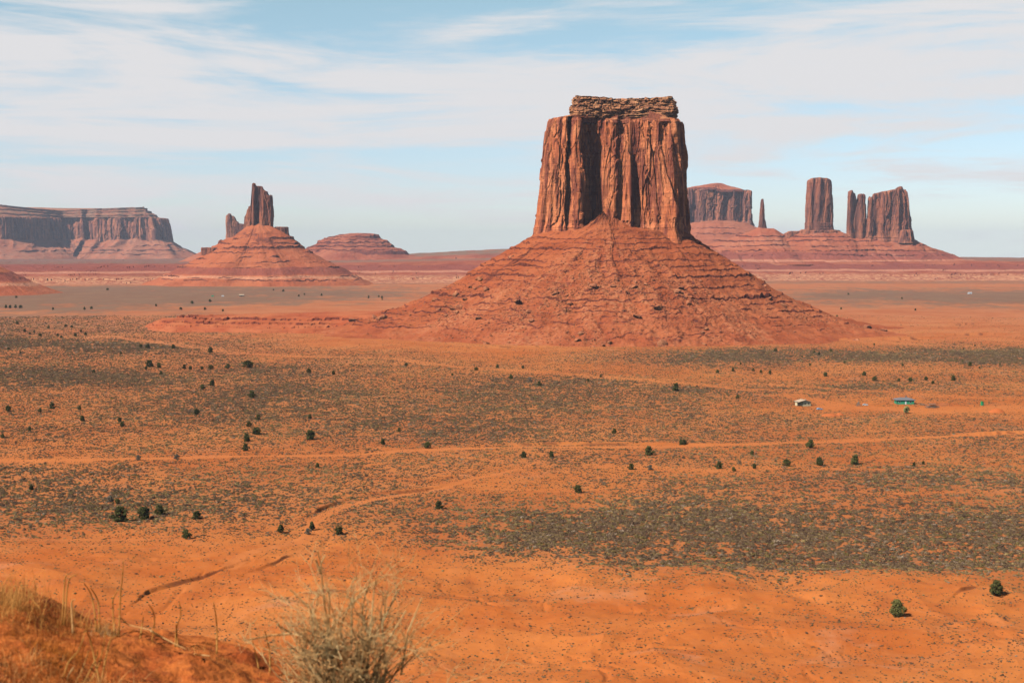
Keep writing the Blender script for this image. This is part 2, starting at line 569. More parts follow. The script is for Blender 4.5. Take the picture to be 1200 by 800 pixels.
def seg_dist(X, Y, L):
    """distance to a polyline, and the side (positive = beyond it)"""
    best = np.full(X.shape, 1e9)
    side = np.zeros(X.shape)
    for (ax, ay), (bx, by) in zip(L[:-1], L[1:]):
        dx, dy = bx - ax, by - ay
        q = dx * dx + dy * dy
        t = np.clip(((X - ax) * dx + (Y - ay) * dy) / q, 0, 1)
        ex, ey = X - (ax + t * dx), Y - (ay + t * dy)
        d = np.hypot(ex, ey)
        s = (dx * ey - dy * ex)
        if dx < 0: s = -s
        up = d < best
        side = np.where(up, np.sign(s), side)
        best = np.where(up, d, best)
    return best, side


def sand_amount(X, Y):
    out = np.zeros(X.shape)
    for L, hw, s in TRACKS_W:
        m = 6 * hw
        sel = (X > L[:, 0].min() - m) & (X < L[:, 0].max() + m) & (Y > L[:, 1].min() - m) & (Y < L[:, 1].max() + m)
        if not sel.any(): continue
        x, y = X[sel], Y[sel]
        wv = hw * (1 + 0.9 * fbm(x / 30, y / 30, octv=3, seed=5))
        wx = x + 4 * vn(x / 45, y / 45, seed=8); wy = y + 4 * vn(x / 45, y / 45, seed=9)
        d, _ = seg_dist(wx, wy, L)
        out[sel] = np.maximum(out[sel], s * (1 - sstep(wv * 0.7, wv * 1.5, d)))
    return out


def veg_amount(X, Y):
    wx = X + 26 * fbm(X / 90, Y / 130, octv=3, seed=21)
    wy = Y + (10 + 0.018 * Y) * fbm(X / 60, Y / 60, octv=4, seed=22)
    px, py = to_px(wx, np.maximum(wy, 60))
    v = table(px, py, VEG)
    v = v + 0.22 * np.minimum(1, v * 4) * fbm(X / 70, Y / 110, octv=4, seed=31) + 0.10 * np.minimum(1, v * 4) * vn(X / 9, Y / 9, seed=33)
    v = v * (1 - np.clip(sand_amount(X, Y) * 1.15, 0, 1))
    return np.clip(v, 0, 0.95)


def ground_z(X, Y, detail=True):
    D = np.hypot(X, Y)
    z = curv(X, Y)
    far = sstep(250, 900, D)
    z = z + 1.6 * far * fbm(X / 330, Y / 330, octv=3, seed=41)
    near = 1 - sstep(400, 560, Y)
    if detail:
        hum = ridged(X / 95 + 0.3 * vn(X / 50, Y / 50, seed=46), Y / 80, 4, seed=43)
        z = z + near * (3.2 * fbm(X / 55, Y / 46, octv=4, seed=44) + 2.6 * hum)
        z = z + 0.16 * (1 - sstep(600, 1100, D)) * fbm(X / 5.5, Y / 5.5, octv=3, seed=45)
        z = z - near * 1.3 * np.clip(ridged(X / 26 + 0.6 * vn(X / 15, Y / 15, seed=48), Y / 34, 3, seed=47) - 0.45, 0, 1)
    for L, h in BANKS_W:
        m = 14 * max(h, 1) + 20
        sel = (X > L[:, 0].min() - m) & (X < L[:, 0].max() + m) & (Y > L[:, 1].min() - m) & (Y < L[:, 1].max() + m)
        if not sel.any(): continue
        x, y = X[sel], Y[sel]
        wx = x + 1.3 * h * vn(x / (11 * h), y / (11 * h), seed=51); wy = y + 1.3 * h * vn(x / (11 * h), y / (11 * h), seed=52)
        d, sd = seg_dist(wx, wy, L)
        ends = np.minimum(np.hypot(x - L[0, 0], y - L[0, 1]), np.hypot(x - L[-1, 0], y - L[-1, 1]))
        amp = h * sstep(0, 6 * h, ends + 1.5 * h)
        # beyond the line the ground stands h higher and eases off; before it a short scooped bed
        q_ = d * np.where(sd > 0, 1, -1)
        ww = np.clip(0.0011 * y, 0.45, 3.0)
        tt = sstep(-ww, ww, q_)
        z[sel] += amp * (tt * 0.7 * np.exp(-q_.clip(0) / (7 * h)) - (1 - tt) * 0.6 * np.exp(q_.clip(None, 0) / (2.5 * h))) * (d < m)
    return z


def bank_shade(X, Y):  # mask for the painted shade along the cut banks
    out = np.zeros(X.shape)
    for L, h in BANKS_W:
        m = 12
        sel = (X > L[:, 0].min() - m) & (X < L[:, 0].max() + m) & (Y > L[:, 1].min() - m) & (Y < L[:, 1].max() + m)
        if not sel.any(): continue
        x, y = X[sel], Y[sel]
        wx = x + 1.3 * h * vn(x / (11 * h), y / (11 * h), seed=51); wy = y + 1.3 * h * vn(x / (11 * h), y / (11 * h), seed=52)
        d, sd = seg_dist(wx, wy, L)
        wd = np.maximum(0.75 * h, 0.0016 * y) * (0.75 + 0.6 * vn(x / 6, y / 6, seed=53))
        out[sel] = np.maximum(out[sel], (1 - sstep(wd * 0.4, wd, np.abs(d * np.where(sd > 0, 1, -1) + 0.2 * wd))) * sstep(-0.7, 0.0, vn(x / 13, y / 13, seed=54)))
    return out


# one polar sheet: fine columns across the view, rows a pixel apart
th_f = np.arange(-22.5, 22.5, 0.036)
th_c = np.concatenate([np.arange(22.5, 337.5, 2.5)])
TH = np.radians(np.concatenate([th_f, th_c]))
rows_px = np.concatenate([np.arange(840, 560, -0.5), np.arange(560, 400, -0.75), np.arange(400, 330, -0.6), np.arange(330, 302.8, -0.8)])
_, Dr = ground_xy(np.full(len(rows_px), 600.0), rows_px)
Dr = Dr[Dr < 24500]
Dr = np.concatenate([[1.0, 20, 50, 80, 110, 140, 165, 190, 210], Dr, [25000]])
DD, TT = np.meshgrid(Dr, TH, indexing='ij')
GX, GY = DD * np.sin(TT), DD * np.cos(TT)
GZ = ground_z(GX, GY)
vis = (np.abs(np.arctan2(GX, GY)) < R(24)) & (GY > 60)
gveg = np.where(vis, veg_amount(GX, GY), 0.45 + 0.25 * fbm(GX / 300, GY / 300, octv=3, seed=61))
gpx, gpy = to_px(GX, np.maximum(GY, 60))
gveg = np.where(GY > 4300, 0.5, gveg)
gme = grid_mesh('ground', GX, GY, GZ, wrap=True, smooth=True,
                attrs={'veg': gveg, 'sand': np.where(vis, sand_amount(GX, GY), 0), 'bank': np.where(vis, bank_shade(GX, GY), 0)})

gm, t = new_mat('desert_ground')
pos = t.n('ShaderNodeNewGeometry').outputs['Position']
veg = t.n('ShaderNodeAttribute', {'attribute_name': 'veg'}).outputs['Fac']
sand = t.n('ShaderNodeAttribute', {'attribute_name': 'sand'}).outputs['Fac']
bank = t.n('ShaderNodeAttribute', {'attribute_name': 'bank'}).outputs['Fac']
py_ = t.n('ShaderNodeSeparateXYZ', None, Vector=pos).outputs[1]
big = t.noise(t.mapv(pos, scale=(1 / 95, 1 / 95, 1 / 95)), 1.0, 6, 0.62, 0.5)
mid = t.noise(t.mapv(pos, scale=(1 / 16, 1 / 16, 1 / 16)), 1.0, 6, 0.65, 0.3)
fine = t.noise(t.mapv(pos, scale=(1 / 1.3,) * 3), 1.0, 5, 0.7)
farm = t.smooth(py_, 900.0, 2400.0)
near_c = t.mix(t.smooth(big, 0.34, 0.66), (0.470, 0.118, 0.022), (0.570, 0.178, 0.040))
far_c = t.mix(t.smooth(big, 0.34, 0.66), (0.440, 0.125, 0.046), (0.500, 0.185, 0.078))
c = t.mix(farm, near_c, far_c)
c = t.mix(t.math('MULTIPLY', t.smooth(mid, 0.50, 0.70), 0.55), c, (0.54, 0.180, 0.050))
c = t.mix(t.math('MULTIPLY', t.smooth(mid, 0.50, 0.30), 0.45), c, (0.39, 0.084, 0.019))
crust = t.noise(t.mapv(pos, scale=(1 / 38, 1 / 30, 1 / 30), loc=(4.2, 1.1, 0)), 1.0, 5, 0.66, 0.6)
c = t.mix(t.math('MULTIPLY', t.smooth(crust, 0.56, 0.74), 0.6), c, (0.55, 0.235, 0.115))
c = t.mix(t.math('MULTIPLY', t.smooth(fine, 0.45, 0.75), 0.18), c, (0.36, 0.10, 0.035))
c = t.mix(t.math('MULTIPLY', sand, 0.85), c, t.mix(farm, (0.56, 0.180, 0.052), (0.58, 0.25, 0.12)))
# beyond the modelled brush the cover is too small to see singly: its own grey green, broken up
vb = t.noise(t.mapv(pos, scale=(1 / 60, 1 / 150, 1 / 60)), 1.0, 7, 0.75)
vcol = t.mix(t.smooth(vb, 0.40, 0.62), (0.100, 0.078, 0.062), (0.170, 0.128, 0.085))
vthr = t.math('SUBTRACT', 1.02, veg)
vm = t.smooth(t.math('SUBTRACT', t.math('ADD', t.math('MULTIPLY', t.math('SUBTRACT', vb, 0.5), 1.3), 0.5), vthr), -0.22, 0.22)
vmask = t.math('MULTIPLY', vm, t.smooth(py_, 1500.0, 2300.0))
c = t.mix(t.math('MULTIPLY', vmask, 0.92), c, vcol)
litter = t.math('MULTIPLY', veg, t.smooth(t.noise(t.mapv(pos, scale=(1 / 2.6,) * 3, loc=(9, 2, 0)), 1.0, 4, 0.7), 0.46, 0.64))
c = t.mix(t.math('MULTIPLY', veg, 0.45), c, (0.34, 0.140, 0.062))
c = t.mix(t.math('MULTIPLY', litter, 0.75), c, (0.22, 0.115, 0.060))
c = t.mix(t.math('MULTIPLY', bank, 0.7), c, (0.105, 0.034, 0.020))  # shade under the cut banks, painted into the soil colour
h = t.math('ADD', t.math('MULTIPLY', mid, 1.3), t.math('MULTIPLY', fine, 0.35))
finish(t, c, 0.97, h, bdist=1.0, bstr=0.55, spec=0.08)
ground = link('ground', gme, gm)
tag(ground, kind='structure')


def gz(x, y):
    return float(ground_z(np.array([float(x)]), np.array([float(y)]))[0])

# ------------------------------------------------------------------ rock formations: generators
def outline(base, top, seg):
    """two closed outlines with matching corners, sampled every seg metres; returns base xy, top xy, arc length"""
    base = np.array(base, float); top = np.array(top, float)
    n = len(base)
    P, T = [], []
    for i in range(n):
        p0, p1, p2, p3 = (base[(i + k) % n] for k in (-1, 0, 1, 2))
        q0, q1, q2, q3 = (top[(i + k) % n] for k in (-1, 0, 1, 2))
        L = np.hypot(*(p2 - p1))
        k = max(2, int(L / (seg if p1[1] + p2[1] < base[:, 1].mean() * 2 + 1 or True else seg * 2)))
        t = (np.arange(k) / k)[:, None]
        te = 0.28
        for (a0, a1, a2, a3), out in (((p0, p1, p2, p3), P), ((q0, q1, q2, q3), T)):
            m1, m2 = te * (a2 - a0), te * (a3 - a1)
            lim = np.hypot(*(a2 - a1)) * 0.9
            for m in (m1, m2):
                l = np.hypot(*m)
                if l > lim: m *= lim / l
            h00, h10, h01, h11 = 2 * t**3 - 3 * t**2 + 1, t**3 - 2 * t**2 + t, -2 * t**3 + 3 * t**2, t**3 - t**2
            out.append(h00 * a1 + h10 * m1 + h01 * a2 + h11 * m2)
    P = np.concatenate(P); T = np.concatenate(T)
    s = np.concatenate([[0], np.cumsum(np.hypot(*np.diff(P, axis=0).T))])
    return P, T, s


def cliff(name, base, top, z0, z1, seg, zseg, k=1.0, seed=1, mat=None, parent=None, rough=1.0, strata_h=0.2, flare=3.0, topvar=None,
          lay_amp=1.3, topnoise=2.0, prof=None):
    """a rock tower lofted from its foot outline to its top outline, with joints, columns, broken slabs and level beds at the foot.
    k scales the size of the joints; topvar(x, y) gives extra height of the crest."""
    P, T, s = outline(base, top, seg)
    nz = max(6, int((z1 - z0) / zseg))
    v = np.linspace(0, 1, nz)[:, None]
    e = v ** 1.1 if prof is None else prof(v)
    X = P[None, :, 0] * (1 - e) + T[None, :, 0] * e
    Y = P[None, :, 1] * (1 - e) + T[None, :, 1] * e
    dX = np.roll(X, -2, 1) - np.roll(X, 2, 1); dY = np.roll(Y, -2, 1) - np.roll(Y, 2, 1)
    ln = np.hypot(dX, dY) + 1e-6
    NX, NY = dY / ln, -dX / ln
    area = np.sum(P[:, 0] * np.roll(P[:, 1], -1) - np.roll(P[:, 0], -1) * P[:, 1])
    if area < 0: NX, NY = -NX, -NY
    tv = topvar(X[-1], Y[-1]) if topvar is not None else np.zeros(X.shape[1])
    H = (z1 - z0) + tv[None, :]
    Z = z0 + v * H
    s2 = np.broadcast_to(s[None, :], X.shape)
    SW = s2 + 5.5 * k * fbm(s2 / (26 * k), Z / (42 * k), octv=4, seed=seed)
    d = np.zeros(X.shape)
    body = sstep(0.02, strata_h * 1.2, v) * 0.88 + 0.12
    # broad bays and spalled sheets with sharp edges, each a layer lifted off the face
    for ws, hs, dep, thr, sd in ((26 * k, 95 * k, 2.2 * k, 0.06, 21), (12 * k, 62 * k, 1.7 * k, 0.12, 22), (6 * k, 30 * k, 1.0 * k, 0.14, 23)):
        nn = fbm(SW / ws, Z / hs, octv=2, seed=seed + sd) + 0.05 * vn(s2 / (1.7 * k), Z / (5 * k), seed=seed + sd + 9)
        d = d - dep * (sstep(thr, thr + 0.03, nn) + 0.5 * sstep(thr + 0.25, thr + 0.28, nn)) * body
    for wdt, amp, hz, sd, crack in ((21 * k, 4.2 * k, 90 * k, 1, 4.2 * k), (8.5 * k, 2.4 * k, 60 * k, 2, 2.2 * k), (3.4 * k, 0.75 * k, 34 * k, 3, 0.6 * k), (1.6 * k, 0.3 * k, 20 * k, 4, 0.2 * k)):
        u = SW / wdt + 0.55 * vn(SW / (wdt * 2.3), Z / (hz * 1.5), seed=seed + sd * 7)
        c = np.floor(u).astype(int)
        fr = u - c
        off = (hash1(c, seed + sd * 3) - 0.5) * amp * 1.2
        tiltf = (hash1(c, seed + sd * 4) - 0.5) * amp * 0.9 * (fr - 0.5)          # each face set at its own angle
        for bn in (0, 1):                                                          # one or two breaks up each column
            zb = z0 + H * hash1(c, seed + sd * 5 + bn * 91) + wdt * (0.5 * (fr - 0.5) * (1 if bn else -1) + 0.35 * vn(SW / (wdt * .3), c, seed=seed + 15 + bn))
            off = off + np.where(Z > zb, (hash1(c, seed + sd * 6 + bn * 57) - 0.62) * amp * 0.8, 0)
        whole = 1.0 if sd == 1 else sstep(-0.12, 0.22, fbm(s2 / (24 * k) + 7.7 * sd, Z / (38 * k), octv=3, seed=seed + 31))
        off = off * whole; tiltf = tiltf * whole
        near = np.minimum(fr, 1 - fr) * wdt
        cr = (hash1(np.round(u).astype(int), seed + 77 + sd) ** 1.5) * crack * (0.15 + 0.85 * whole) * sstep(-0.35, 0.1, vn(Z / (hz * 0.55), np.round(u), seed=seed + 13))
        d = d + (off + tiltf - cr * np.exp(-(near / (0.05 * wdt + 0.2 * k)) ** 2)) * body
    d = d + 0.45 * k * fbm(s2 / (3.5 * k), Z / (7 * k), octv=4, seed=seed + 5) + 1.5 * k * fbm(s2 / (34 * k), Z / (60 * k), octv=2, seed=seed + 6) + 2.6 * k
    # thin level beds at the foot
    lay = hash1(np.floor(Z / (2.6 * k) + 0.5 * vn(s2 / (40 * k), 0.0, seed=seed + 9)).astype(int), seed + 8) - 0.45
    lw = 1 - sstep(strata_h * 0.7, strata_h * 1.25, v + 0.04 * vn(s2 / (15 * k), seed=seed + 4))
    d = d + lay * lay_amp * k * lw + flare * lw * (1 - v / max(strata_h, 1e-3)).clip(0, 1)
    d = d - 1.8 * k * sstep(0.965, 1.0, v) ** 2
    d = d * rough
    X = X + NX * d; Y = Y + NY * d
    # the top surface, rings drawn in
    cx, cy = X[-1].mean(), Y[-1].mean()
    rx, ry, rz = [], [], []
    for q in (0.93, 0.8, 0.62, 0.4, 0.18, 0.02):
        xx = cx + (X[-1] - cx) * q; yy = cy + (Y[-1] - cy) * q
        tz = (topvar(xx, yy) if topvar is not None else 0)
        rx.append(xx); ry.append(yy)
        rz.append(z1 + tz + topnoise * k * (0.3 + fbm(xx / (14 * k), yy / (14 * k), octv=3, seed=seed + 50)))
    X = np.vstack([X] + [np.array(rx)]); Y = np.vstack([Y] + [np.array(ry)]); Z = np.vstack([Z, np.array(rz)])
    if area < 0:
        X, Y, Z = X[:, ::-1], Y[:, ::-1], Z[:, ::-1]
    me = grid_mesh(name, X, Y, Z, wrap=True, smooth=False, cap=True)
    return link(name, me, mat, parent)


def terrace(z, levels, x, y, seed, k=1.0, solid=0.0):
    """hard beds: going down the slope the ground eases, then drops at each level"""
    out = z.copy()
    for n, (L, a, wd) in enumerate(levels):
        Lv = L + 1.5 * k * vn(x / (60 * k), y / (60 * k), seed=seed + n) + 0.5 * k * vn(x / (9 * k), y / (9 * k), seed=seed + n + 5)
        msk = sstep(-0.22, 0.22, fbm(x / (40 * k), y / (40 * k), octv=4, seed=seed + 20 + n)) * (0.55 + 0.45 * vn(x / (90 * k), y / (90 * k), seed=seed + 80 + n))
        msk = msk * (1 - solid) + solid * (0.75 + 0.25 * vn(x / (30 * k), y / (30 * k), seed=seed + 90 + n))
        chip = 1 + 0.85 * fbm(x / (7 * k), y / (7 * k), octv=3, seed=seed + 40 + n)
        u = (z - Lv) + 0.8 * k * vn(x / (5 * k), y / (5 * k), seed=seed + 60 + n)
        out = out + np.where(u >= 0, a * msk * chip * np.exp(-u.clip(0) / wd), 0)
    return out


def talus(name, cx, cy, rr, th, hfun, mat, parent=None, attr=None, ysc=1.0):
    """polar height field round (cx, cy); hfun(x, y) in metres above the plain"""
    RR, T_ = np.meshgrid(rr, th, indexing='ij')
    x, y = RR * np.sin(T_), RR * np.cos(T_) * ysc
    z = hfun(x, y)
    at = {kk: fn(x, y) for kk, fn in (attr or {}).items()}
    x, y, z = x[:, ::-1], y[:, ::-1], z[:, ::-1]
    at = {kk: a[:, ::-1] for kk, a in at.items()}
    me = grid_mesh(name, x[::-1], y[::-1], z[::-1] + 0, wrap=True, smooth=False, cap=True, attrs={kk: a[::-1] for kk, a in at.items()})
    return link(name, me, mat, parent)


def th_front(step_f, step_b, half=115):
    """angles, dense on the side that looks at the camera (theta = 180 deg)"""
    a = np.arange(180 - half, 180 + half, step_f)
    b = np.arange(180 + half, 180 + 360 - half, step_b)
    return np.radians(np.concatenate([a, b]))


# ------------------------------------------------------------------ the great butte
BD = 1800.0
BK = BD / F
BX = (718 - 600) * BK
BASEZ = curv(BX, BD)


def zpx(py, D):                  # height of a photo row at distance D
    return CAMZ + (HOR - py) / F * D


PR = np.array([0, 84, 98, 131, 151, 192, 226, 264, 294, 330, 370]) * BK
PZ = np.array([136, 124, 113, 93, 80, 50, 32, 15.5, 7, 0.6, -4.0])
B_LEV = [(9, 1.4, 3), (13, 2.2, 3), (17.5, 2.2, 3), (22, 2.4, 3.5), (27, 2.6, 3.5), (32, 2.4, 3.5), (38, 2.6, 4), (45, 5.5, 6), (51, 1.8, 3), (57, 2.4, 4), (63, 1.8, 3), (69, 3.0, 5), (75, 1.8, 3), (81, 3.4, 5), (88, 2.2, 4), (95, 2.2, 4), (102, 4.2, 6), (108, 2.6, 4), (114, 2.6, 3)]


def b_raw(x, y):
    ky = np.where(y < 0, 1.22, 1.0)
    r = np.hypot(x, y * ky)
    th = np.arctan2(x, -y)
    wob = 1 + 0.06 * fbm(np.sin(th) * 2.3 + 5, np.cos(th) * 2.3, octv=3, seed=101) + 0.10 * sstep(170, 300, r) * fbm(th * 5, r / 200, octv=3, seed=105)
    z = np.interp(r / wob, PR, PZ)
    gul = fbm(th * 10 + 0.8 * fbm(x / 60, y / 60, octv=3, seed=103), r / 120, octv=4, seed=102)
    z = z - 5.0 * gul.clip(0, 1) * sstep(85, 150, r) * (1 - sstep(300, 400, r))
    ax, ay = -12 * BK, -34.0
    dx, dy = x - ax, y - ay
    dd = np.hypot(dx * 1.12, dy)
    ang = np.arctan2(dx, -dy)
    cone = 147 - 0.60 * dd * (1 - 0.0006 * dd) + 3.0 * fbm(ang * 5, dd / 50, octv=3, seed=104) * sstep(5, 60, dd)
    cone = np.where(y < ay + 25, cone, -50)
    d = cone - z
    z = np.where(d > -8, z + np.where(d > 8, d, (d + 8) ** 2 / 32), z)
    return z, sstep(-4, 9, d)


def b_h(x, y):
    z, cone = b_raw(x, y)
    zt = terrace(z, B_LEV, x, y, 110, 1.0, 0.20)
    z = z + (zt - z) * (1 - 0.38 * cone)
    r = np.hypot(x, y)
    rg = sstep(450, 340, r)
    ang = np.arctan2(x + 12 * BK, -(y + 34))
    chute = fbm(ang * 11 + 0.9 * fbm(x / 45, y / 45, octv=3, seed=134), r / 70, octv=4, seed=133)
    z = z + rg * (1.5 * fbm(x / 9, y / 9, octv=5, seed=130) + cone * (1.5 * fbm(x / 6, y / 6, octv=3, seed=131) + 2.2 * chute) + 2.4 * fbm(x / 32, y / 32, octv=3, seed=132))
    return z


def b_rub(x, y):
    z, cone = b_raw(x, y)
    low = sstep(70, 30, z) * 0.6 * sstep(-0.1, 0.4, fbm(x / 60, y / 60, octv=3, seed=140))
    ang = np.arctan2(x + 12 * BK, -(y + 34))
    strk = sstep(-0.25, 0.35, fbm(ang * 11 + 0.9 * fbm(x / 45, y / 45, octv=3, seed=134), np.hypot(x, y) / 70, octv=4, seed=133))
    return np.clip(cone * 0.9 * strk + low, 0, 1)


butte = empty('butte', (BX, BD, BASEZ))
tag(butte, 'huge flat topped red sandstone butte standing alone in the middle of the plain', 'butte')
rr = np.concatenate([np.linspace(1, 60, 12), np.linspace(64, 330, 300), np.linspace(332, 455, 60)])
talus('talus_slope', 0, 0, rr, th_front(0.21, 0.9), b_h, M_TALUS, butte, {'rubble': b_rub})
# foot and top outlines, photo pixels from the axis, y away from the camera; left side, front from left to right, right side, back
b_base = [(-86, 55), (-90, 15), (-88.5, -14), (-80, -34), (-68, -42), (-58, -44), (-55, -36), (-50, -45), (-41, -48), (-37.5, -42), (-34, -22), (-26, -8), (-17, -18),
          (-12, -36), (-4, -41), (6, -38), (13, -44), (17, -46), (20, -36), (26, -33), (31, -36), (45, -46), (58, -56), (68, -59), (74, -46), (80, -18), (89.5, 16), (87, 55), (60, 76), (0, 84), (-60, 76)]
b_top = [(-70, 50), (-76, 14), (-75, -12), (-70, -28), (-62, -36), (-54, -38), (-51.5, -26), (-47, -36), (-42.5, -36), (-40, -32), (-36, -22), (-27, -16), (-16, -21),
         (-5, -27), (2, -28), (8, -22), (12, -26), (16, -30), (20, -28), (25, -27), (30, -30), (41, -36), (54, -45), (63, -46), (68, -32), (74, -10), (80.5, 14), (76, 50), (50, 66), (0, 72), (-50, 66)]
sc = lambda P_: [(a * BK, b * BK) for a, b in P_]
ZF = zpx(278, BD) - BASEZ
cliff('cliff', sc(b_base), sc(b_top), ZF - 8, zpx(143.5, BD) - BASEZ, 0.55, 0.85, 1.0, 3, M_CLIFF, butte, strata_h=0.17, flare=3.5,
      topvar=lambda x, y: 2.0 * fbm(x / 20, y / 20, octv=3, seed=150) + 3.0 * sstep(60, 0, np.abs(x + 75 * BK)))
# cap rock: a sloping debris shelf, then broken level beds
c_base = [(-44, 40), (-50, 10), (-49, -10), (-45, -24), (-30, -28), (-8, -23), (10, -24), (35, -31), (58, -33), (68, -22), (74, 0), (70, 40), (30, 54), (-20, 52)]
c_top = [(x * 0.955 + 0.8, y * 0.74 + 2) for x, y in c_base]


def cap_rock():
    P, T, s = outline(sc(c_base), sc(c_top), 0.7)
    z0, z1 = zpx(141.5, BD) - BASEZ, zpx(118.5, BD) - BASEZ
    n = 64
    v = np.linspace(0, 1, n)[:, None]
    X = P[None, :, 0] * (1 - v) + T[None, :, 0] * v
    Y = P[None, :, 1] * (1 - v) + T[None, :, 1] * v
    dX = np.roll(X, -3, 1) - np.roll(X, 3, 1); dY = np.roll(Y, -3, 1) - np.roll(Y, 3, 1)
    ln = np.hypot(dX, dY) + 1e-6
    NX, NY = dY / ln, -dX / ln
    area = np.sum(P[:, 0] * np.roll(P[:, 1], -1) - np.roll(P[:, 0], -1) * P[:, 1])
    if area < 0: NX, NY = -NX, -NY
    z = z0 + v * (z1 - z0)
    s2 = np.broadcast_to(s[None, :], X.shape)
    zz = z + 2.6 * fbm(s2 / 20, z / 16, seed=161, octv=4) + 1.8 * vn(z / 6.5, 0.0, seed=175)
    layer = np.floor(zz / 3.3).astype(int)
    fr = zz / 3.3 - layer
    big = np.floor(zz / 5.2 + 0.4).astype(int)
    d = (hash1(layer, 162) - 0.5) * 2.0 + (hash1(big, 165) - 0.5) * 2.6
    cell = np.floor(s2 / (3.0 + 4 * hash1(layer, 163)) + 0.6 * vn(s2 / 9, layer, seed=4)).astype(int)
    d = d + (hash2(cell, layer, 164) - 0.5) * 3.0 * sstep(0.1, 0.5, v) - 1.6 * sstep(.12, .2, fbm(s2 / 7, z / 3.5, octv=3, seed=172))
    d = d - 1.7 * np.exp(-(np.minimum(fr, 1 - fr) / 0.16) ** 2) * sstep(-0.3, 0.3, fbm(s2 / 11, layer, octv=2, seed=176))
    d = d + 4.0 * fbm(s2 / 18, z / 12, octv=3, seed=166) + 0.6 * fbm(s2 / 3, z / 3, octv=3, seed=167)
    d = d - 2.8 * (1 - sstep(0.0, 0.16, v)) - 1.8 * sstep(0.14, .22, fbm(s2 / 4.5, z / 2.2, octv=3, seed=173)) - 2.2 * sstep(0.86, 1.0, v) * (1 + fbm(s2 / 9, octv=2, seed=174))
    X = X + NX * d; Y = Y + NY * d
    z = z + (v ** 3) * (2.6 * fbm(s2 / 13, seed=168, octv=3) + 2.6 * np.floor(2.0 * fbm(s2 / 34, seed=169, octv=2) + .5) * 0.5) + 2.5 * v * sstep(-20, -45, X)
    cx, cy = X[-1].mean(), Y[-1].mean()
    rx, ry, rz = [], [], []
    for q in (0.94, 0.8, 0.55, 0.3, 0.05):
        xx = cx + (X[-1] - cx) * q; yy = cy + (Y[-1] - cy) * q
        rx.append(xx); ry.append(yy); rz.append(z1 - 0.5 + 1.8 * fbm(xx / 10, yy / 10, octv=3, seed=170))
    X = np.vstack([X, rx]); Y = np.vstack([Y, ry]); z = np.vstack([z, rz])
    if area < 0: X, Y, z = X[:, ::-1], Y[:, ::-1], z[:, ::-1]
    link('cap_rock', grid_mesh('cap_rock', X, Y, z, wrap=True, smooth=False, cap=True), M_CAP, butte)


cap_rock()


def shelf():
    """sloping rubble bench between the cliff top and the cap beds"""
    cx, cy = 10 * BK, 10 * BK
    th = th_front(0.5, 1.5)
    # distance to the cliff-top outline in each direction, by ray stepping on the polygon
    P2, _, _ = outline(sc(b_top), sc(b_top), 1.0)
    ang = np.arctan2(P2[:, 0] - cx, P2[:, 1] - cy) % (2 * math.pi)
    o = np.argsort(ang)
    rad = np.hypot(P2[:, 0] - cx, P2[:, 1] - cy)[o]
    a = ang[o]
    ro = np.interp(th % (2 * math.pi), np.concatenate([a - 2 * math.pi, a, a + 2 * math.pi]), np.tile(rad, 3)) - 2.5
    v = np.linspace(0.25, 1, 40)[:, None]
    x = cx + v * ro * np.sin(th)[None, :]; y = cy + v * ro * np.cos(th)[None, :]
    zt = zpx(143.5, BD) - BASEZ
    bump = (3.2 * np.exp(-((x - 26 * BK) / (26 * BK)) ** 2) + 2.0) * sstep(0.97, 0.78, v)
    z = zt - 1.0 + 6.0 * sstep(1.0, 0.7, v) + bump + 1.5 * fbm(x / 8, y / 8, octv=4, seed=180)
    z = np.where(v > 0.985, zt - 4.5, z)
    x, y, z = x[::-1, ::-1], y[::-1, ::-1], z[::-1, ::-1]
    link('debris_shelf', grid_mesh('debris_shelf', x, y, z, wrap=True, smooth=False, cap=True, attrs={'rubble': np.ones(x.shape) * .7}), M_SHELF, butte)


shelf()

# ------------------------------------------------------------------ boulders on the slope of the great butte
def boulder_mesh(name, seed, sub=2):
    bm = bmesh.new()
    bmesh.ops.create_icosphere(bm, subdivisions=sub, radius=1.0)
    r_ = random.Random(seed)
    planes = [(Vector((r_.gauss(0, 1), r_.gauss(0, 1), r_.gauss(0, 1))).normalized(), r_.uniform(0.45, 0.85)) for _ in range(10)]
    for v in bm.verts:
        for nrm, dd in planes:
            q = v.co.dot(nrm) - dd
            if q > 0: v.co -= nrm * q
        v.co += Vector((r_.uniform(-.05, .05), r_.uniform(-.05, .05), r_.uniform(-.05, .05)))
        v.co.z *= 0.8
    me = bpy.data.meshes.new(name)
    bm.to_mesh(me); bm.free()
    me.materials.append(M_BOULDER)
    return me


BOULD = [boulder_mesh('boulder', 300 + i, 2) for i in range(6)]
BSMALL = [boulder_mesh('rubble_stone', 320 + i, 1) for i in range(5)]
def b_spots(n, smin, smax, power, seed):
    g = np.random.default_rng(seed)
    th = np.radians(g.uniform(85, 275, n * 12)); r = g.uniform(60, 345, n * 12)
    x, y = r * np.sin(th), r * np.cos(th)
    z, cone = b_raw(x, y)
    clus = sstep(0.0, 0.5, fbm(x / 40, y / 40, octv=3, seed=190))
    low = sstep(75, 35, z) * sstep(2, 10, z)
    p = (0.95 * cone * (0.15 + 0.85 * clus) + 0.9 * low * clus + 0.05) * r / 300
    keep = g.uniform(0, 1, len(p)) < p
    x, y = x[keep][:n], y[keep][:n]
    s = smin + (smax - smin) * g.uniform(0, 1, len(x)) ** power
    return x, y, b_h(x, y), s, g
bx, by, bz, bs, g = b_spots(280, 1.1, 6.2, 5.0, 5)
